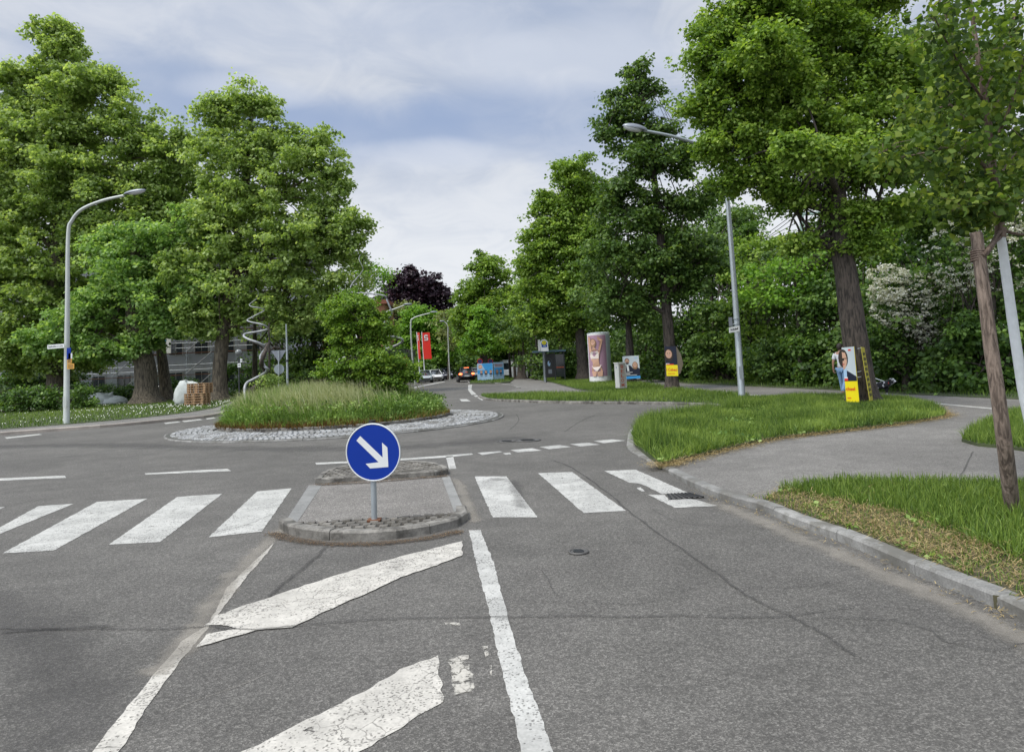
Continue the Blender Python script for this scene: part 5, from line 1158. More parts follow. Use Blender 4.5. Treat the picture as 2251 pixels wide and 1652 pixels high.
# banners
def flag(label, u, w_, Y, turn, base_v=838):
    a = at(u, base_v, Y); root = thing('flagpole', label, 'flagpole', (a.x, a.y, .05), 0, 'red banners on white poles')
    zt = at(u-2, 731, Y).z; zb = at(u, 789, Y).z; tx = a.x-.12
    mb = MB(); mb.tube([(a.x+.1, Y, 0.), (tx, Y, zt+.1)], .055, m_white, 8); mb.build('pole', root, True)
    d = Vector((math.cos(turn), math.sin(turn), 0)); pn = Panel((tx+.07+.05, Y-.02, zb), d, (-.02, 0, 1))
    mb = MB(); n = 8; vs = []; fs = []
    for i in range(n+1):
        for j in range(7): vs.append(pn.p(w_*j/6*(1+.1*(1-i/n)), (zt-zb)*i/n, .03*math.sin(j*1.1+i*.5)))
    for i in range(n):
        for j in range(6): fs.append((i*7+j, i*7+j+1, (i+1)*7+j+1, (i+1)*7+j))
    mb.add(vs, fs, m_red, True); f_ = mb.build('banner', root, True)
    hh = zt-zb; mb = MB(); cx_ = w_*.5; s_ = w_*.5
    pn.oval(mb, cx_, hh*.905, s_*.17, s_*.17, m_signw, .06)
    t_ = s_*.26; X0 = cx_-s_*.5; W_ = s_; zz = hh*.70; Hh = s_*1.35
    for (x, z, ww, h2) in ((0, 0, W_, t_), (W_-t_, t_, t_, Hh/2-1.5*t_), (0, Hh/2-t_/2, W_, t_), (0, Hh/2+t_/2, t_, Hh/2-1.5*t_), (0, Hh-t_, W_, t_)): pn.rect(mb, X0+x, zz+z, ww, h2, m_signw, .06)
    mb.build('emblem', root, True)
flag('red banner with white emblem on the right white flagpole', 933, .95, 86, -.2)
flag('narrow edge on red banner on the left white flagpole', 922, .9, 87, -1.15)

# ------------------------------------------------------------------ cars
m_tyre = pbr('tyre_rubber', (.02, .02, .02), .85, 0, .1); m_rim = pbr('alloy_rim', (.35, .36, .37), .35, .7, .1)
m_hl = pbr('headlight_glass', (.6, .62, .65), .1, 0, .05); m_tl = pbr('tail_light', (.45, .02, .01), .2, 0, .05); m_brake = pbr('lit_brake_light', (1., .16, .05), .3, 0, .05, emit=3.5)
def car(label, loc, rz, paint, suv=False, brake=False, group='cars parked along the far left kerb'):
    root = thing('car', label, 'car', loc, rz, group)
    Hh = 1.60 if suv else 1.45; sh = .95 if suv else .88; w0 = .92 if suv else .89
    st = [(2.2, .42, .55, .60), (2.12, .28, .66, .80), (1.6, .22, .80, .90), (.9, .2, sh-.02, .98), (0, .2, sh, 1.), (-1.2, .2, sh+.02, 1.), (-1.9, .25, sh+.04, .95), (-2.15, .32, sh-.05, .86), (-2.2, .45, .6, .74)]
    vs = []; fs = []
    for x, zb, zs, k in st:
        W_ = w0*k
        vs += [(x, y*W_, z) for y, z in ((-.85, zb), (-1, zb+.12), (-1, (zb+zs)/2+.05), (-.93, zs-.03), (-.8, zs), (.8, zs), (.93, zs-.03), (1, (zb+zs)/2+.05), (1, zb+.12), (.85, zb))]
    for i in range(len(st)-1):
        for j in range(10): fs.append((i*10+j, i*10+(j+1) % 10, (i+1)*10+(j+1) % 10, (i+1)*10+j))
    fs += [tuple(range(10)), tuple(range(len(vs)-10, len(vs)))[::-1]]
    mb = MB(); mb.add(vs, fs, paint, True); mb.build('body', root)
    gs = [(1.05, sh-.01, .70), (.35, Hh-.05, .56), (-.3, Hh, .57), (-1.1 if not suv else -1.5, Hh-.06, .56), (-1.85 if not suv else -2.05, sh+.02, .68)]
    base = [(1.05, .78), (.35, .8), (-.3, .8), (gs[3][0]-.1, .78), (gs[4][0], .74)]
    vs = []; fs = []
    for (x, z, wt), (xb, wb) in zip(gs, base): vs += [(xb, -wb*w0*1.05, sh-.02), (x, -wt*w0*1.12, z), (x, wt*w0*1.12, z), (xb, wb*w0*1.05, sh-.02)]
    for i in range(4):
        for j in range(3): fs.append((i*4+j, i*4+j+1, (i+1)*4+j+1, (i+1)*4+j))
    mb = MB(); mb.add(vs, fs, m_glass, True); mb.build('window', root)
    mb = MB(); vs = []
    for (x, z, wt) in gs[1:4]: vs += [(x, -wt*w0*1.14, z+.004), (x, -wt*w0*.9, z+.03), (x, wt*w0*.9, z+.03), (x, wt*w0*1.14, z+.004)]
    fs = [(i*4+j, i*4+j+1, (i+1)*4+j+1, (i+1)*4+j) for i in range(2) for j in range(3)]; mb.add(vs, fs, paint, True); mb.build('roof', root)
    for q in (-1, 1):
        for (x1, z1, x2, z2, wa, wb) in ((1.03, sh, .35, Hh-.04, .82, .63), (-.35, sh, -.35, Hh, .84, .64), (gs[4][0]+.05, sh, gs[3][0], Hh-.05, .76, .63)):
            mb = MB(); mb.tube([(x1, q*wa*w0, z1), (x2, q*wb*w0, z2)], .035, paint, 5); mb.build('pillar', root)
        mb = MB(); mb.ell((.85, q*(w0+.1), sh+.08), (.08, .12, .08), paint, 8, 6); mb.build('mirror', root)
        for x in (1.35, -1.35):
            mb = MB(); mb.tube([(x, q*(w0-.2), .33), (x, q*(w0+.01), .33)], .33, m_tyre, 18); wh = mb.build('wheel', root)
            mb = MB(); mb.tube([(x, q*(w0+.0), .33), (x, q*(w0+.02), .33)], .21, m_rim, 14); mb.build('rim', wh)
        mb = MB(); mb.ell((2.05, q*.62*w0, .66), (.14, .2, .07), m_hl, 8, 6); mb.build('headlight', root)
        mb = MB(); mb.ell((-2.1, q*.72*w0, .88), (.12, .2, .12), m_brake if brake else m_tl, 8, 6); mb.build('tail_light', root)
    if brake: mb = MB(); mb.box((-1.75, 0, Hh-.06), (.06, .5, .05), m_brake); mb.build('high_brake_light', root)
    mb = MB(); mb.box((-2.2, 0, .68), (.03, .52, .12), m_signw); mb.build('number_plate', root)
    mb = MB(); mb.box((2.19, 0, .45), (.04, 1.0, .16), m_black); mb.build('grille', root)
    return root
p_sil = pbr('silver_paint', (.42, .48, .50), .25, .3, .04); p_wh = pbr('white_car_paint', (.68, .70, .72), .25, 0, .04); p_blk = pbr('black_car_paint', (.012, .012, .014), .2, .2, .1); p_gr = pbr('dark_grey_car_paint', (.10, .10, .13), .25, .3, .1)
def gx(u, Y): return Vector((at(u, 830, Y).x, Y, 0))
car('pale silver car parked first in the row, its bonnet facing us', gx(934, 85)+Vector((0, 0, .0)), R(-80), p_sil)
car('white car parked second in the row behind the silver one', gx(956, 91.5), R(-74), p_wh)
car('dark blue grey car parked third in the row behind the white car', gx(966, 98), R(-74), p_gr)
car('tall dark grey van like car parked last in the row', gx(977, 103), R(-70), p_gr, True)
car('black car driving away with glowing brake lights', gx(1023.5, 78.5), R(98), p_blk, True, True, 'cars driving on the far street')
car('light silver car half hidden behind the left blue election board', gx(1047, 95), R(-84), p_sil, False, False, 'cars driving on the far street')
car('white car glimpsed under the maple behind the mound', gx(752, 60)+Vector((0, 0, .05)), R(10), p_wh, False, False, 'cars half hidden by plants')
car('dark car half hidden behind the forked plane trunk', gx(385, 66)+Vector((0, 0, .1)), R(8), p_gr, False, False, 'cars half hidden by plants')
vn = thing('van', 'white van behind the right blue election board', 'van', gx(1119, 92), R(-95))
mb = MB(); mb.ext([(2.4, -.95, .35), (2.4, -.95, 1.0), (1.7, -.95, 1.9), (1.5, -.95, 2.3), (-2.4, -.95, 2.35), (-2.4, -.95, .35)], (0, 1.9, 0), p_wh); mb.build('body', vn, False, .05)
mb = MB(); mb.add([(2.36, -.8, 1.08), (2.36, .8, 1.08), (1.74, .8, 1.88), (1.74, -.8, 1.88)], [(0, 1, 2, 3)], m_glass); mb.build('windscreen', vn)
for x in (1.5, -1.5):
    for q in (-1, 1): mb = MB(); mb.tube([(x, q*.75, .35), (x, q*.98, .35)], .35, m_tyre, 14); mb.build('wheel', vn)

# ------------------------------------------------------------------ election boards, bus stop, poster column, cabinet
Yb = 76.
O = at(1050, 835.5, Yb); O.z = .15; X1 = at(1084.5, 835, Yb-.1); X1.z = .15; X2 = at(1108.5, 834, Yb+.6); X2.z = .15
def eboard(label, A, Bb, h, faces, left):
    root = thing('billboard', label, 'billboard', A, 0, 'blue election boards'); pn = Panel(A, Bb-A, (0, 0, 1)); w_ = (Bb-A).length
    mb = MB(); pn.board(mb, w_, h, m_pblue, .06)
    if left:
        pn.poly(mb, [(w_*.28, h-.02), (w_*.98, h-.02), (w_*.98, h*.3), (w_*.8, h*.3), (w_*.5, h*.62)], m_sky); pn.rect(mb, .03, h*.38, w_*.95, h*.22, m_sky, .002)
        pn.oval(mb, w_*.2, h*.8, .19, .19, pbr('printed_orange', (.75, .25, .08), .5), .006); pn.oval(mb, w_*.2, h*.8, .13, .06, m_cream, .009)
    else:
        pn.rect(mb, .02, h*.30, w_*.95, h*.38, m_sky, .002)
        for k in range(6): pn.rect(mb, w_*(.08+.14*k), h*.82, w_*.1, h*.07, m_brown, .005); 
        pn.rect(mb, w_*.1, h*.75, w_*.75, h*.03, m_brown, .005)
    for k, (x, lg) in enumerate(faces):
        pn.poly(mb, [(w_*x-.17, h*.31), (w_*x+.17, h*.31), (w_*x+.1, h*.41), (w_*x-.1, h*.41)], m_navy, .006); pn.face(mb, w_*x, h*.48, .16, m_skin2, m_hair if k % 2 else m_blond, lg, False, .008)
        pn.rect(mb, w_*x-.12, h*.22, .24, .06, m_txt, .006)
    mb.build('panel', root, True)
    mb = MB(); 
    for x in (.05, w_-.05): mb.box(pn.p(x, h/2, -.1), (.08, .08, h+.2), m_navy)
    mb.build('frame', root, True)
h_ = at(1050, 799, Yb).z-.15
eboard('wider left election board in sky blue with three portraits and orange disc', O, X1, h_, [(.26, False), (.55, True), (.86, False)], True)
eboard('narrower right election board with red headline and two portraits', X1+Vector((.12, .05, 0)), X2, h_+.05, [(.3, True), (.68, False)], False)
for u, lab in ((1055, 'round no stopping sign behind the left edge of the blue board'), (1078, 'round no stopping sign behind the joint of the blue boards')):
    Y = 79; a = at(u, 835, Y); r_ = thing('traffic_sign', lab, 'traffic sign', (a.x, Y, 0), 0, 'no stopping signs'); c = at(u, 794, Y)
    mb = MB(); mb.tube([(a.x, Y, 0), c+Vector((0, 0, .3))], .035, m_galv, 6); mb.build('pole', r_, True)
    mb = MB(); ring_ = [c+Vector((math.cos(t)*.27, -.05, math.sin(t)*.27)) for t in np.linspace(0, 2*math.pi, 25)[:-1]]; mb.ext(ring_, (0, .02, 0), pbr('sign_dark_blue', (.02, .02, .12), .4)); mb.tube(ring_+[ring_[0]], .03, m_red, 5, caps=False); mb.build('plate', r_, True)
# white fence of printed panels behind the trunks
Y = 84; a = at(1124, 815, Y); b = at(1190, 812, Y-4); wf = thing('panel_fence', 'white fence of printed panels behind the row of trunks', 'fence', (a.x, a.y, .0))
n = 8
for k in range(n):
    p = a.lerp(b, k/n); q = a.lerp(b, (k+.93)/n); mb = MB(); mb.add([(p.x, p.y, .15), (q.x, q.y, .15), (q.x, q.y, 2.0), (p.x, p.y, 2.0)], [(0, 1, 2, 3)], m_white)
    if k in (2, 5, 6): pn = Panel((p.x, p.y-.01, .15), (q-p).xy.to_3d(), (0, 0, 1)); pn.oval(mb, .28, 1.0, .17, .3, m_txt, .01); pn.rect(mb, .15, .3, .25, .4, m_dkgrey, .01)
    mb.build('panel', wf, True); mb = MB(); mb.tube([(p.x, p.y+.05, 0), (p.x, p.y+.05, 2.1)], .03, m_dkgrey, 6); mb.build('post', wf, True)
for k, (u, Y) in enumerate(((1122, 82), (1132, 79), (1154, 76), (1163, 80), (1172, 73), (1184, 70), (1206, 72), (1236, 66))):
    a = at(u, 818, Y); r_ = thing('tree', ['first', 'second', 'third', 'fourth', 'fifth', 'sixth', 'seventh', 'eighth'][k]+' thin dark trunk from the left in front of the white fence', 'tree', (a.x, Y, .04), 0, 'thin trunks in front of the white fence')
    mb = MB(); mb.tube([(a.x, Y, .04), (a.x-.05, Y, 2.5), (a.x-.1, Y, 5.5)], [.17, .13, .09], m_bark, 8, wob=.06); mb.build('trunk', r_, True)
    c = np.array([[a.x-.1, Y, 5.8]])+rng.normal(0, .9, (26, 3)); leafcloud('crown', c, .7, 40, .26, L_dark, r_)
# bus stop
Y = 60.5; A = at(1197, 838, Y); A.z = .05; bs = thing('bus_shelter', 'dark glass bus shelter with flat roof behind the grass verge', 'bus shelter', A, 0)
k = Y/FPX; zt = at(1197, 772, Y).z
x0 = A.x; x1 = at(1242, 830, Y).x
mb = MB(); mb.box(((x0+x1)/2-.35, Y+.8, zt), (x1-x0+1.0, 2.4, .16), pbr('shelter_roof', (.10, .17, .22), .4, .3)); mb.build('roof', bs, True)
for (x, y) in ((x0+.05, Y), (x0+.95, Y), (x1, Y), (x0+.05, Y+1.7), (x1, Y+1.7)):
    mb = MB(); mb.box((x, y, zt/2), (.09, .09, zt), m_dkgrey if x > x0+.5 else m_galv); mb.build('post', bs, True)
mb = MB(); mb.box((x0+.5, Y+.0, 1.45), (.84, .1, 2.0), m_black); cs = mb.build('poster_case', bs, True)
pn = Panel((x0+.12, Y-.055, .5), (1, 0, 0), (0, 0, 1)); mb = MB()
pn.oval(mb, .33, 1.15, .3, .42, m_dkgrey, .004); pn.oval(mb, .33, 1.15, .24, .36, m_black, .008); pn.oval(mb, .33, 1.1, .12, .22, m_pblue, .010); pn.oval(mb, .38, 1.2, .05, .08, m_black, .013); pn.rect(mb, .25, .25, .3, .35, m_lampg, .006); mb.build('poster', cs, True)
mb = MB(); mb.box(((x0+1+x1)/2, Y+.02, 1.4), (x1-x0-1.05, .02, 1.9), m_glass); mb.box(((x0+x1)/2, Y+1.7, 1.4), (x1-x0-.1, .02, 1.9), m_glass); mb.build('glass_wall', bs, True)
mb = MB(); mb.box(((x0+1+x1)/2, Y-.0, 1.25), (x1-x0-1.1, .03, .1), m_brown); mb.build('red_stripe', bs, True)
for q in (1,): mb = MB(); mb.box(((x0+x1)/2+.3, Y+1.3, .5), (1.2, .35, .06), m_wood); mb.build('bench', bs, True)
A2 = at(1201, 838, Y-1.5); st_ = thing('bus_stop_sign', 'tall white bus stop sign with green and yellow H above the shelter', 'bus stop sign', (A2.x, A2.y, .05))
zb = at(1201, 771.5, Y-1.5).z; zt2 = at(1201, 745, Y-1.5).z; W_ = .62
mb = MB(); mb.tube([(A2.x, A2.y, .05), (A2.x, A2.y+.05, zb+.3)], .045, m_dkgrey, 8); mb.build('pole', st_, True)
pn = Panel((A2.x-W_/2, A2.y, zb), (1, 0, 0), (-.04, 0, 1)); Hh = zt2-zb
out = [(0, 0), (W_, 0), (W_, Hh-W_/2)]+[(W_/2+W_/2*math.cos(t), Hh-W_/2+W_/2*math.sin(t)) for t in np.linspace(0, math.pi, 13)[1:-1]]+[(0, Hh-W_/2)]
mb = MB(); mb.ext([pn.p(x, z) for x, z in out], pn.N*-.12, m_white); mb.build('board', st_, True)
mb = MB(); pn.rect(mb, .08, .34, W_-.16, Hh-.34-.30, m_blue, .006); 
for z, w2 in ((.52, .34), (.41, .24)): pn.rect(mb, W_/2-w2/2, z, w2, .05, m_pblue, .01)
mb.build('blue_field', st_, True)
mb = MB(); gc = Hh-.30; pn.oval(mb, W_/2, gc, .2, .2, pbr('sign_green', (.04, .12, .04), .4), .010); pn.oval(mb, W_/2, gc, .165, .165, m_yel, .014); pn.text(mb, 'H', W_/2-.07, gc-.08, .16, pbr('sign_green_letter', (.03, .09, .02), .4), .14, .016, True); mb.build('emblem', st_, True)
mb = MB(); mb.box((A2.x-W_/2-.13, A2.y+.05, zb+.5), (.2, .1, .95), m_off); mb.build('side_box', st_, True)
# poster column
Y = 50.5; A = at(1308, 843, Y); A.z = .08; lf = thing('advertising_pillar', 'tall white advertising pillar with a poster of a woman in white underwear', 'advertising pillar', A, 0)
zh = at(1320, 742, Y).z+.35; rC = .80; cC = Vector((at(1324, 843, Y).x, Y+.8, 0))
class Curved(Panel):
    def __init__(s): s.X, s.Z, s.N = Vector((1, 0, 0)), Vector((0, 0, 1)), Vector((0, -1, 0))
    def p(s, x, z, d=0.):
        a = -math.pi+.25+x/rC; return cC+Vector(((rC+d)*math.cos(a), (rC+d)*math.sin(a), z))
    def wrap(s, mb, x0, x1, z0, z1, mat, d):
        n = 14
        for i in range(n):
            a, b = x0+(x1-x0)*i/n, x0+(x1-x0)*(i+1)/n; mb.add([s.p(a, z0, d), s.p(b, z0, d), s.p(b, z1, d), s.p(a, z1, d)], [(0, 1, 2, 3)], mat, True)
pn = Curved()
mb = MB(); mb.tube([cC+Vector((0, 0, .03)), cC+Vector((0, 0, zh))], rC, m_white, 48); mb.build('column', lf, True)
mb = MB(); mb.ell(cC+Vector((0, 0, zh)), (rC+.02, rC+.02, .07), m_pgrey, 32, 8, None, 0, 1); mb.build('cap', lf, True)
mb = MB(); pw = 1.5; z0 = .55; ph = zh-z0-.15
pn.wrap(mb, .0, pw, z0, z0+ph, m_mauve, .006)
def W(x, z): return (pw*x, z0+ph*z)
def fig(P, m_, d): pn.poly(mb, [W(*q) for q in P], m_, d+.05)
fig([(.30, .0), (.45, .0), (.49, .12), (.53, .0), (.74, .0), (.76, .12), (.70, .22), (.28, .22), (.24, .12)], m_skin2, .007)
fig([(.28, .2), (.70, .2), (.62, .3), (.60, .40), (.28, .40), (.32, .3)], m_skin2, .0075)
fig([(.24, .38), (.60, .38), (.66, .60), (.50, .66), (.42, .72), (.36, .72), (.30, .64), (.16, .58)], m_skin2, .008)
fig([(.16, .58), (.30, .62), (.26, .74), (.22, .96), (.12, .96), (.10, .76)], m_skin2, .0085); fig([(.60, .64), (.68, .60), (.82, .88), (.60, .97), (.58, .90), (.70, .85)], m_skin2, .0085)
fig([(.20, .58), (.30, .61), (.42, .57), (.56, .62), (.62, .56), (.60, .43), (.22, .43), (.17, .52)], m_cream, .014); fig([(.25, .25), (.72, .27), (.62, .19), (.53, .13), (.45, .13), (.36, .18)], m_cream, .014)
x_, z_ = W(.37, .83); pn.face(mb, x_, z_, .21, m_skin2, m_blond, True, False, .065)
mb.build('poster', lf, True)
mb = MB(); pn.wrap(mb, pw+.04, pw+1.3, z0, z0+ph, m_pgrey, .006); pn.wrap(mb, pw+.45, pw+.5, z0+.8, z0+1.1, m_dkgrey, .012); mb.build('grey_poster', lf, True)
# cabinet
Y = 37.; A = at(1365, 859, Y); cb = thing('utility_cabinet', 'slim grey utility cabinet with red graffiti letters down its front', 'utility cabinet', (A.x, Y, .09), 0)
zt = at(1362, 797, Y).z-.09; wC = (at(1371.5, 850, Y).x-at(1360, 850, Y).x)+.06; til = 0.
mb = MB(); Pc = Panel((A.x-.06, Y, .2), (1, .18, 0), (til, 0, 1)); Ps = Panel((A.x-.06-.16, Y+.34, .2), (.16, -.34, 0), (til, 0, 1))
wf_ = .40
mb.ext([Pc.p(0, 0), Pc.p(wf_, 0), Pc.p(wf_, zt-.14), Pc.p(0, zt-.14)], Vector((-.16, .34, 0)), m_off); mb.build('body', cb, True)
mb = MB(); q = [Pc.p(-.03, zt-.14, .03), Pc.p(wf_+.03, zt-.14, .03), Pc.p(wf_+.03, zt-.14, .03)+Vector((-.18, .4, 0)), Pc.p(-.03, zt-.14, .03)+Vector((-.18, .4, 0))]; mb.ext(q, (0, 0, .05), m_off); mb.build('lid', cb, True)
mb = MB(); mb.box((A.x+.05, Y+.2, .12), (.4, .38, .16), m_joint); mb.build('plinth', cb, True)
mb = MB(); 
for k, ch in enumerate('BELOM'):
    Pc.text(mb, ch, .10, zt-.14-.26-k*.235, .17, m_brown, .17, .002, True)
mb.build('graffiti', cb, True)
mb = MB(); Ps.rect(mb, .15, zt*.72, .05, .09, m_blue, .004); mb.build('sticker', cb, True)
mb = MB(); Pc.rect(mb, .02, .03, wf_-.04, zt-.2, pbr('cabinet_door', (.34, .33, .30), .6, 0, .12), .0015); mb.build('door', cb, True)
# portrait poster on the trunk behind
Y = 45.8; A = at(1372, 833, Y); ep = thing('election_poster', 'election poster of a bearded man and a smiling woman over a blue stripe', 'election poster', A, 0, 'election posters on tree trunks')
b_ = at(1408, 831, Y-.2); pn = Panel(A, b_-A, (at(1368, 783, Y)-A)); w_ = (b_-A).length; hh = (at(1368, 783, Y)-A).length
mb = MB(); pn.board(mb, w_, hh, m_pgrey, .02); pn.rect(mb, 0, 0, w_, hh*.11, m_sky, .004); pn.rect(mb, 0, hh*.11, w_, hh*.24, m_navy, .004)
pn.poly(mb, [(.0, hh*.3), (.0, hh*.52), (w_*.12, hh*.6), (w_*.45, hh*.58), (w_*.6, hh*.45), (w_*.6, hh*.3)], m_navy, .006); pn.poly(mb, [(w_*.24, hh*.34), (w_*.36, hh*.34), (w_*.33, hh*.6), (w_*.2, hh*.6)], m_signw, .008)
pn.poly(mb, [(w_*.55, hh*.2), (w_*1., hh*.2), (w_*1., hh*.42), (w_*.85, hh*.5), (w_*.65, hh*.5), (w_*.55, hh*.42)], m_navy, .009)
pn.face(mb, w_*.26, hh*.76, .17, m_skin2, m_hair, False, True, .010); pn.face(mb, w_*.73, hh*.60, .17, m_skin2, m_blond, True, False, .012)
pn.rect(mb, w_*.7, hh*.88, w_*.22, hh*.04, m_pblue, .004)
for z, w2 in ((.27, .5), (.21, .35), (.15, .75)): pn.rect(mb, w_*.05, hh*z, w_*w2, hh*.022, m_signw, .01)
mb.build('panel', ep, True)
mb = MB(); 
for x in (.3, .7): mb.tube([pn.p(w_*.5, hh*x, -.02), pn.p(w_*.5, hh*x, -.5)], .006, m_white, 5)
mb.build('cable_tie', ep, True)
# yellow poster on dark pointed tree
Y = 33.2; A = at(1465.5, 826, Y); ep = thing('election_poster', 'poster of a laughing dark haired woman above a yellow field reading Cebeci', 'election poster', A, 0, 'election posters on tree trunks')
b_ = at(1491, 826, Y-.05); tpv = at(1461, 761, Y+.03); pn = Panel(A, b_-A, tpv-A); w_ = (b_-A).length; hh = (tpv-A).length
mb = MB(); pn.board(mb, w_, hh, m_navy, .012); pn.rect(mb, 0, 0, w_, hh*.37, m_yel, .004)
pn.face(mb, w_*.3, hh*.74, .2, m_skin2, m_hair, True, False, .006); pn.rect(mb, w_*.02, hh*.385, w_*.3, hh*.04, m_signw, .006); pn.rect(mb, w_*.08, hh*.37, w_*.6, hh*.035, m_red, .007)
pn.text(mb, 'i Cebeci', w_*.02, hh*.17, hh*.09, m_red, w_*.92, .005, True)
for k in range(6): pn.rect(mb, w_*(.14+k*.1), hh*.065, w_*.07, hh*.028, m_red, .005)
mb.build('panel', ep, True)
c_ = at(1503, 800, Y+.45); mb = MB(); mb.flat([pn.p(w_, hh, -.01), pn.p(w_, .05, -.01), at(1496, 820, Y+.4), at(1502, 800, Y+.45), at(1497, 778, Y+.4)], m_tan); mb.build('back_panel', ep, True)
# big linden posters
Y = 20.0
def quadpanel(label, c4, mat, th, name='election_poster'):
    bl_, br_, tr_, tl_ = c4; root = thing(name, label, 'election poster', bl_, 0, 'election posters on the largest linden'); X = br_-bl_; pn = Panel(bl_, X, tl_-bl_); return root, pn, X.length, (tl_-bl_).length
bl_, br_, tr_, tl_ = at(1861, 883, 20.25), at(1888.5, 883.5, 19.75), at(1877, 764, 19.8), at(1850, 764, 20.3)
root, pn, w_, hh = quadpanel('tall poster half grey with a man with glasses over a yellow field reading chael', (bl_, br_, tr_, tl_), m_yel, .01)
mb = MB(); pn.board(mb, w_, hh, m_yel, .012); pn.rect(mb, 0, hh*.38, w_, hh*.62, m_pgrey, .003)
pn.poly(mb, [(0, hh*.38), (w_, hh*.38), (w_, hh*.46), (w_*.25, hh*.58), (0, hh*.6)], m_navy, .005)
pn.poly(mb, [(w_*.0, hh*.40), (w_*.22, hh*.40), (w_*.28, hh*.6), (0, hh*.6)], m_pblue, .006)
pn.oval(mb, w_*.05, hh*.80, w_*.40, hh*.17, m_hair, .006); 
pn.poly(mb, [(0, hh*.60), (w_*.10, hh*.60), (w_*.26, hh*.66), (w_*.34, hh*.72), (w_*.36, hh*.80), (w_*.26, hh*.90), (w_*.0, hh*.92)], m_skin2, .008)
pn.rect(mb, 0, hh*.79, w_*.36, hh*.014, m_hair, .010); pn.oval(mb, w_*.06, hh*.775, w_*.09, hh*.02, m_hair, .011); pn.oval(mb, w_*.06, hh*.69, w_*.1, hh*.012, m_lip, .010)
pn.rect(mb, w_*.52, hh*.93, w_*.22, hh*.03, m_red, .006); pn.rect(mb, w_*.02, hh*.385, w_*.28, hh*.045, m_red, .008); pn.rect(mb, w_*.02, hh*.43, w_*.28, hh*.025, m_signw, .008)
pn.text(mb, 'chael', w_*.06, hh*.21, hh*.062, m_red, w_*.74, .004, True)
for k in range(4): pn.rect(mb, w_*(.12+k*.08), hh*.06, w_*.06, hh*.022, m_red, .005)
mb.build('panel', root, True)
mb = MB(); 
for v in (766, 817, 829): mb.tube([at(1885, v, 19.72), at(1893, v-1.5, 19.8)], .006, m_pgrey, 5)
mb.build('strap', root, True)
bl_, br_, tl_ = at(1912.5, 881, 19.8), at(1919.5, 879.5, 20.3), at(1892.8, 762, 19.8)
root, pn, w_, hh = quadpanel('narrow steep yellow poster with black letters on the right side of the trunk', (bl_, br_, None, tl_), m_yel, .01)
mb = MB(); pn.board(mb, w_, hh, pbr('poster_dull_yellow', (.50, .44, .06), .5), .012)
for k in range(9):
    z = hh*(.08+k*.095)
    pn.rect(mb, w_*.15, z, w_*.25, hh*.06, m_txt, .004); pn.rect(mb, w_*.5, z+hh*.01, w_*.3, hh*.05, m_txt, .004)
mb.build('panel', root, True)

# railway mast and wires
Y = 40.; a = at(1788, 790, Y); ms = thing('catenary_mast', 'pale green railway mast with cross beam above the trees', 'mast', (a.x, Y, 0)); t_ = at(1788, 471, Y)
mb = MB(); mb.box((a.x, Y, t_.z/2), (.2, .2, t_.z), pbr('pale_green_paint', (.34, .46, .42), .6)); mb.build('post', ms, True)
mb = MB(); l_ = at(1746, 468, Y); r2 = at(1800, 465, Y); mb.box(((l_.x+r2.x)/2, Y, t_.z+.05), (r2.x-l_.x, .2, .16), pbr('pale_green_beam', (.34, .46, .42), .6)); mb.build('beam', ms, True)
for k, (v1, v2, u1) in enumerate(((470, 560, 1600), (478, 570, 1600), (492, 555, 1600))):
    a = at(1746, v1, Y); b = at(u1, v2, 62); m_ = a.lerp(b, .5)+Vector((0, 0, -.25)); mb = MB(); mb.tube(catmull([a, m_, b], 6), .02, m_dkgrey, 4)
    tag(mb.build('overhead_wire'), ['upper wire running left from the railway mast', 'middle wire running left from the railway mast', 'lower wire running left from the railway mast'][k], 'wire', 'overhead wires')

# ------------------------------------------------------------------ dense wood seen only as a mass behind the hedge
C = []
for (u, Y0) in ((1130, 104), (1165, 100), (1205, 96), (1270, 78), (1340, 70), (1410, 64), (1480, 58), (1550, 52), (1620, 47), (1690, 44), (1760, 41), (1840, 38), (1930, 35), (2020, 33), (2120, 31), (2230, 29), (2340, 27)):
    c = at(u, 800, Y0); n = 46; q = np.c_[c.x+rng.normal(0, 1.5, n), c.y+rng.normal(0, 1.2, n), rng.uniform(.3, 4.6 if u < 1900 else 6.5, n)]; C.append(q)
C = np.concatenate(C); o = leafcloud('wood', C, 1.0, 55, .24, L_hedge, None, .9); tag(o, 'dark wood seen as one mass behind the hedge', 'wood', kind='stuff')
C = []
for (u, Y0) in ((-40, 66), (60, 66), (700, 70), (760, 68), (640, 66), (820, 80), (880, 98), (940, 118), (1000, 128), (1060, 120)):
    c = at(u, 820, Y0); n = 34; q = np.c_[c.x+rng.normal(0, 2., n), c.y+rng.normal(0, 1.2, n), rng.uniform(.3, 3.6, n)]; C.append(q)
C = np.concatenate(C); o = leafcloud('wood', C, 1.1, 50, .3, L_hedge, None, .9); tag(o, 'dark shrubbery mass closing the view behind the roundabout', 'wood', kind='stuff')

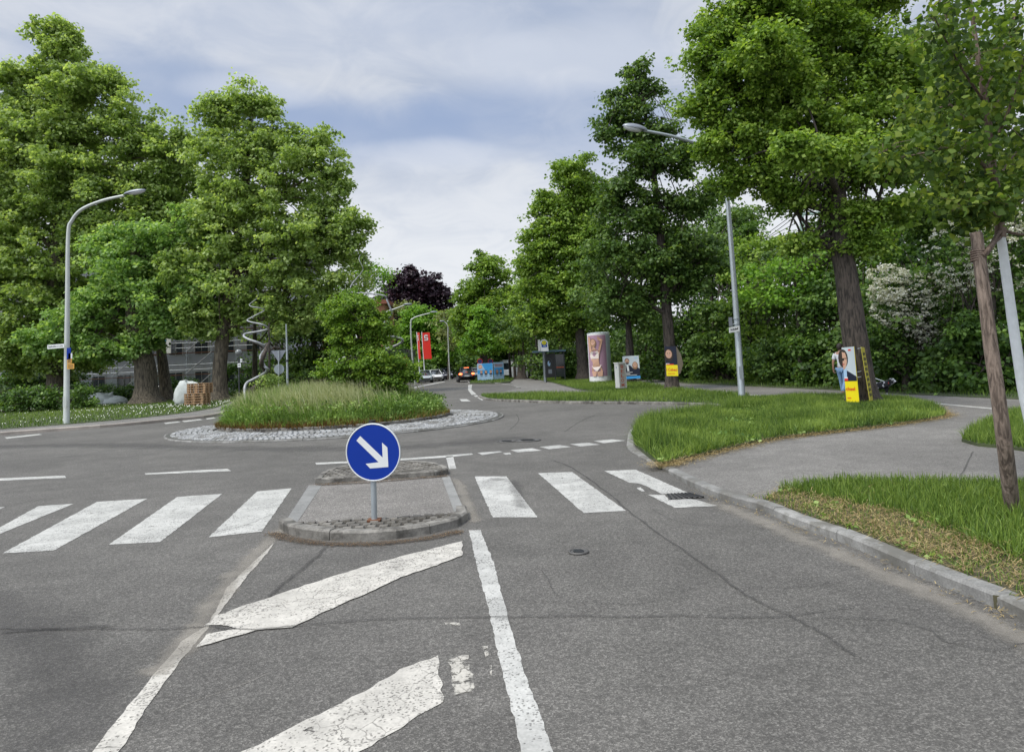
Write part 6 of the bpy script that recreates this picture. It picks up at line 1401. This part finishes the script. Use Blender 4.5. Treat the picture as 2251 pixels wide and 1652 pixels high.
# ------------------------------------------------------------------ person and dog
def skin(name, J, E_, mat, parent, root=0, lv=2):
    """J: {key: (x, y, z, radius)}; one skinned surface over the joints"""
    ks = list(J); me = bpy.data.meshes.new(name); me.from_pydata([J[k][:3] for k in ks], [(ks.index(a), ks.index(b)) for a, b in E_], []); me.materials.append(mat)
    o = bpy.data.objects.new(name, me); sc.collection.objects.link(o); o.parent = parent
    md = o.modifiers.new('skin', 'SKIN'); md.use_smooth_shade = True
    for i, k in enumerate(ks):
        sv = me.skin_vertices[0].data[i]; sv.radius = (J[k][3],)*2 if len(J[k]) == 4 else J[k][3:5]; sv.use_root = (i == root)
    sb = o.modifiers.new('sub', 'SUBSURF'); sb.levels = lv; sb.render_levels = lv
    return o
pp = G(1855, 869, .05); pe = thing('person', 'man in white t-shirt and light blue jeans walking behind the largest linden', 'person', pp, R(38))
J = {'pelvis': (0, 0, .97, .125, .10), 'waist': (0, 0, 1.12, .12, .095), 'chest': (.01, 0, 1.32, .145, .11), 'upch': (.0, 0, 1.45, .12, .09), 'neck': (.01, 0, 1.55, .055), 'chin': (.035, 0, 1.61, .07), 'head': (.03, 0, 1.70, .095), 'crown': (.01, 0, 1.78, .065)}
E_ = [('pelvis', 'waist'), ('waist', 'chest'), ('chest', 'upch'), ('upch', 'neck'), ('neck', 'chin'), ('chin', 'head'), ('head', 'crown')]
def arm(sd, el, wr, pm):
    n = 'L' if sd > 0 else 'R'
    J['sh'+n] = (0, sd*.18, 1.47, .062); J['el'+n] = (*el, .042); J['wr'+n] = (*wr, .028); J['pa'+n] = (*pm, .034, .022)
    E_.extend([('upch', 'sh'+n), ('sh'+n, 'el'+n), ('el'+n, 'wr'+n), ('wr'+n, 'pa'+n)])
    w_, p_ = Vector(wr), Vector(pm); d = (p_-w_).normalized(); side = Vector((1, 0, 0)) if abs(d.z) > .7 else Vector((0, 0, 1)); inn = Vector((0, -sd, 0))
    for i, (o_, L_) in enumerate(((-.03, .062), (-.01, .072), (.011, .068), (.031, .052))):
        a = p_+d*.045+side*o_; b = a+d*L_*.5+inn*.006; c = b+d*L_*.35+inn*.03; ky = 'f%d%s' % (i, n)
        J[ky+'a'] = (*a, .010); J[ky+'b'] = (*b, .009); J[ky+'c'] = (*c, .007); E_.extend([('pa'+n, ky+'a'), (ky+'a', ky+'b'), (ky+'b', ky+'c')])
    a = w_+d*.035+side*.03+inn*.01; b = a+d*.035+side*.012+inn*.02; J['t0'+n] = (*a, .011); J['t1'+n] = (*b, .009); E_.extend([('wr'+n, 't0'+n), ('t0'+n, 't1'+n)])
arm(1, (-.06, .25, 1.19), (-.04, .28, .95), (-.02, .28, .88)); arm(-1, (.02, -.25, 1.18), (.22, -.24, 1.02), (.29, -.23, .99))
def leg(sd, kn, an, to):
    n = 'L' if sd > 0 else 'R'; J['hip'+n] = (0, sd*.09, .92, .09); J['kn'+n] = (*kn, .058); J['an'+n] = (*an, .04); J['to'+n] = (*to, .035)
    E_.extend([('pelvis', 'hip'+n), ('hip'+n, 'kn'+n), ('kn'+n, 'an'+n), ('an'+n, 'to'+n)])
LG = ((1, (.10, .10, .50), (.14, .10, .09), (.30, .11, .045)), (-1, (-.02, -.10, .50), (-.22, -.10, .12), (-.09, -.11, .045)))
for l in LG: leg(*l)
skin('body', J, E_, m_skin, pe)
Js = {'a': (0, 0, .93, .15, .125), 'b': (0, 0, 1.10, .145, .12), 'c': (.01, 0, 1.32, .165, .13), 'd': (0, 0, 1.46, .13, .10), 'e': (.005, 0, 1.52, .075), 'l1': (0, .19, 1.47, .08), 'l2': (-.035, .225, 1.32, .072), 'l3': (-.045, .235, 1.25, .07), 'r1': (0, -.19, 1.47, .08), 'r2': (.01, -.225, 1.32, .072), 'r3': (.012, -.235, 1.25, .07)}
skin('shirt', Js, [('a', 'b'), ('b', 'c'), ('c', 'd'), ('d', 'e'), ('d', 'l1'), ('l1', 'l2'), ('l2', 'l3'), ('d', 'r1'), ('r1', 'r2'), ('r2', 'r3')], pbr('white_cotton', (.66, .68, .70), .85, 0, .08, 8.), pe)
Jj = {'p': (0, 0, .96, .135, .115)}; Ej = []
for sd, kn, an, to in LG:
    n = str(sd); Jj['h'+n] = (0, sd*.095, .90, .105); Jj['k'+n] = (*kn, .075); Jj['a'+n] = (an[0], an[1], an[2]+.03, .06); Ej += [('p', 'h'+n), ('h'+n, 'k'+n), ('k'+n, 'a'+n)]
skin('jeans', Jj, Ej, pbr('light_denim', (.20, .33, .50), .85, 0, .25, 9.), pe)
for sd, kn, an, to in LG:
    skin('shoe', {'h': (an[0]-.03, an[1], .06, .05, .045), 'm': (an[0]+.09, an[1], .05, .05, .038), 't': (to[0]+.0, to[1], .04, .042, .03)}, [('h', 'm'), ('m', 't')], m_off, pe)
mb = MB(); mb.ell((-.002, 0, 1.735), (.112, .10, .105), m_hair, 16, 10, None, -.1, 1); mb.ell((-.04, 0, 1.70), (.085, .092, .10), m_hair, 12, 8); mb.build('hair', pe)
for q in (-1, 1):
    mb = MB(); mb.ell((.118, q*.034, 1.70), (.012, .014, .009), m_signw, 8, 6); mb.ell((.128, q*.034, 1.70), (.004, .006, .006), m_hair, 6, 4); mb.build('eye', pe)
    mb = MB(); mb.ell((.02, q*.098, 1.685), (.022, .012, .034), m_skin, 8, 6); mb.build('ear', pe)
mb = MB(); mb.ell((.128, 0, 1.675), (.02, .014, .028), m_skin, 8, 6); mb.build('nose', pe)
mb = MB(); mb.ell((.112, 0, 1.63), (.01, .026, .008), m_lip, 8, 6); mb.build('mouth', pe)
dp = G(1938, 870, .05); dg_ = thing('dog', 'small black and white shaggy dog on a leash by the hedge', 'dog', dp, R(-38))
m_dog, t, b, o_ = newmat('dog_fur'); n_ = noise(t, objc(t), 7, 3); setin(b, 'Base Color', mixc(t, maprange(t, n_, .54, .58), (.012, .012, .014), (.42, .42, .42))); b.inputs['Roughness'].default_value = .9
m_dogw = pbr('white_fur', (.62, .63, .64), .9, 0, .2, 20., .5)
k = 1.02
D = {'rump': (-.24, 0, .34, .10), 'mid': (-.05, 0, .33, .115), 'chest': (.15, 0, .33, .13), 'neck': (.25, 0, .42, .085), 'head': (.33, 0, .49, .085), 'muz': (.42, 0, .46, .045), 'nose': (.47, 0, .455, .03)}
ED = [('rump', 'mid'), ('mid', 'chest'), ('chest', 'neck'), ('neck', 'head'), ('head', 'muz'), ('muz', 'nose')]
for q, n in ((1, 'l'), (-1, 'r')):
    D.update({'hp'+n: (-.24, q*.07, .30, .07), 'kn'+n: (-.17, q*.08, .22, .045), 'hk'+n: (-.29, q*.08, .12, .028), 'pw'+n: (-.27, q*.08, .03, .026), 'hf'+n: (-.22, q*.08, .02, .028), 'sh'+n: (.17, q*.07, .28, .06), 'ws'+n: (.17, q*.07, .13, .032), 'fp'+n: (.18, q*.07, .03, .027), 'ff'+n: (.22, q*.07, .02, .028), 'er'+n: (.31, q*.075, .545, .035), 'et'+n: (.33, q*.115, .50, .022)})
    ED += [('rump', 'hp'+n), ('hp'+n, 'kn'+n), ('kn'+n, 'hk'+n), ('hk'+n, 'pw'+n), ('pw'+n, 'hf'+n), ('chest', 'sh'+n), ('sh'+n, 'ws'+n), ('ws'+n, 'fp'+n), ('fp'+n, 'ff'+n), ('head', 'er'+n), ('er'+n, 'et'+n)]
D = {a: tuple(x*k for x in v) for a, v in D.items()}
skin('body', D, ED, m_dog, dg_, 1)
mb = MB(); mb.tube(catmull([Vector(p)*k for p in ((-.30, 0, .38), (-.40, 0, .50), (-.40, 0, .64), (-.34, 0, .72))], 4), [.03, .035, .045, .055, .06, .06, .06, .06, .058, .055, .045, .03, .015], m_dogw, 8, wob=.15); mb.build('tail', dg_)
mb = MB(); mb.ell((.365*k, 0, .515*k), (.065*k, .035*k, .055*k), m_dogw, 8, 6); mb.ell((.43*k, 0, .47*k), (.04*k, .05*k, .042*k), m_dogw, 8, 6); mb.build('white_blaze', dg_)
mb = MB(); mb.ell((.495*k, 0, .46*k), (.016, .018, .014), m_black, 8, 6); mb.build('nose', dg_)
for q in (-1, 1): mb = MB(); mb.ell((.40*k, q*.045*k, .52*k), (.01, .01, .01), m_black, 6, 4); mb.build('eye', dg_)
mb = MB(); mb.tube([Vector((.25+.03*math.cos(a)*.6, .085*math.sin(a), .41+.08*math.cos(a)))*k for a in np.linspace(0, 2*math.pi, 17)], .014, m_red, 6, caps=False); mb.build('collar', dg_)
Mp = Matrix.Translation(pe.location) @ Matrix.Rotation(pe.rotation_euler.z, 4, 'Z'); Md = Matrix.Translation(dg_.location) @ Matrix.Rotation(dg_.rotation_euler.z, 4, 'Z')
a = Mp @ Vector((.30, -.23, .98)); b = Md @ Vector((.2, 0, .45)); mb = MB(); mb.tube(catmull([a, a.lerp(b, .5)-Vector((0, 0, .05)), b], 5), .012, m_white, 6)
tag(mb.build('leash'), 'white leash stretched from the walking man to the dog', 'leash')
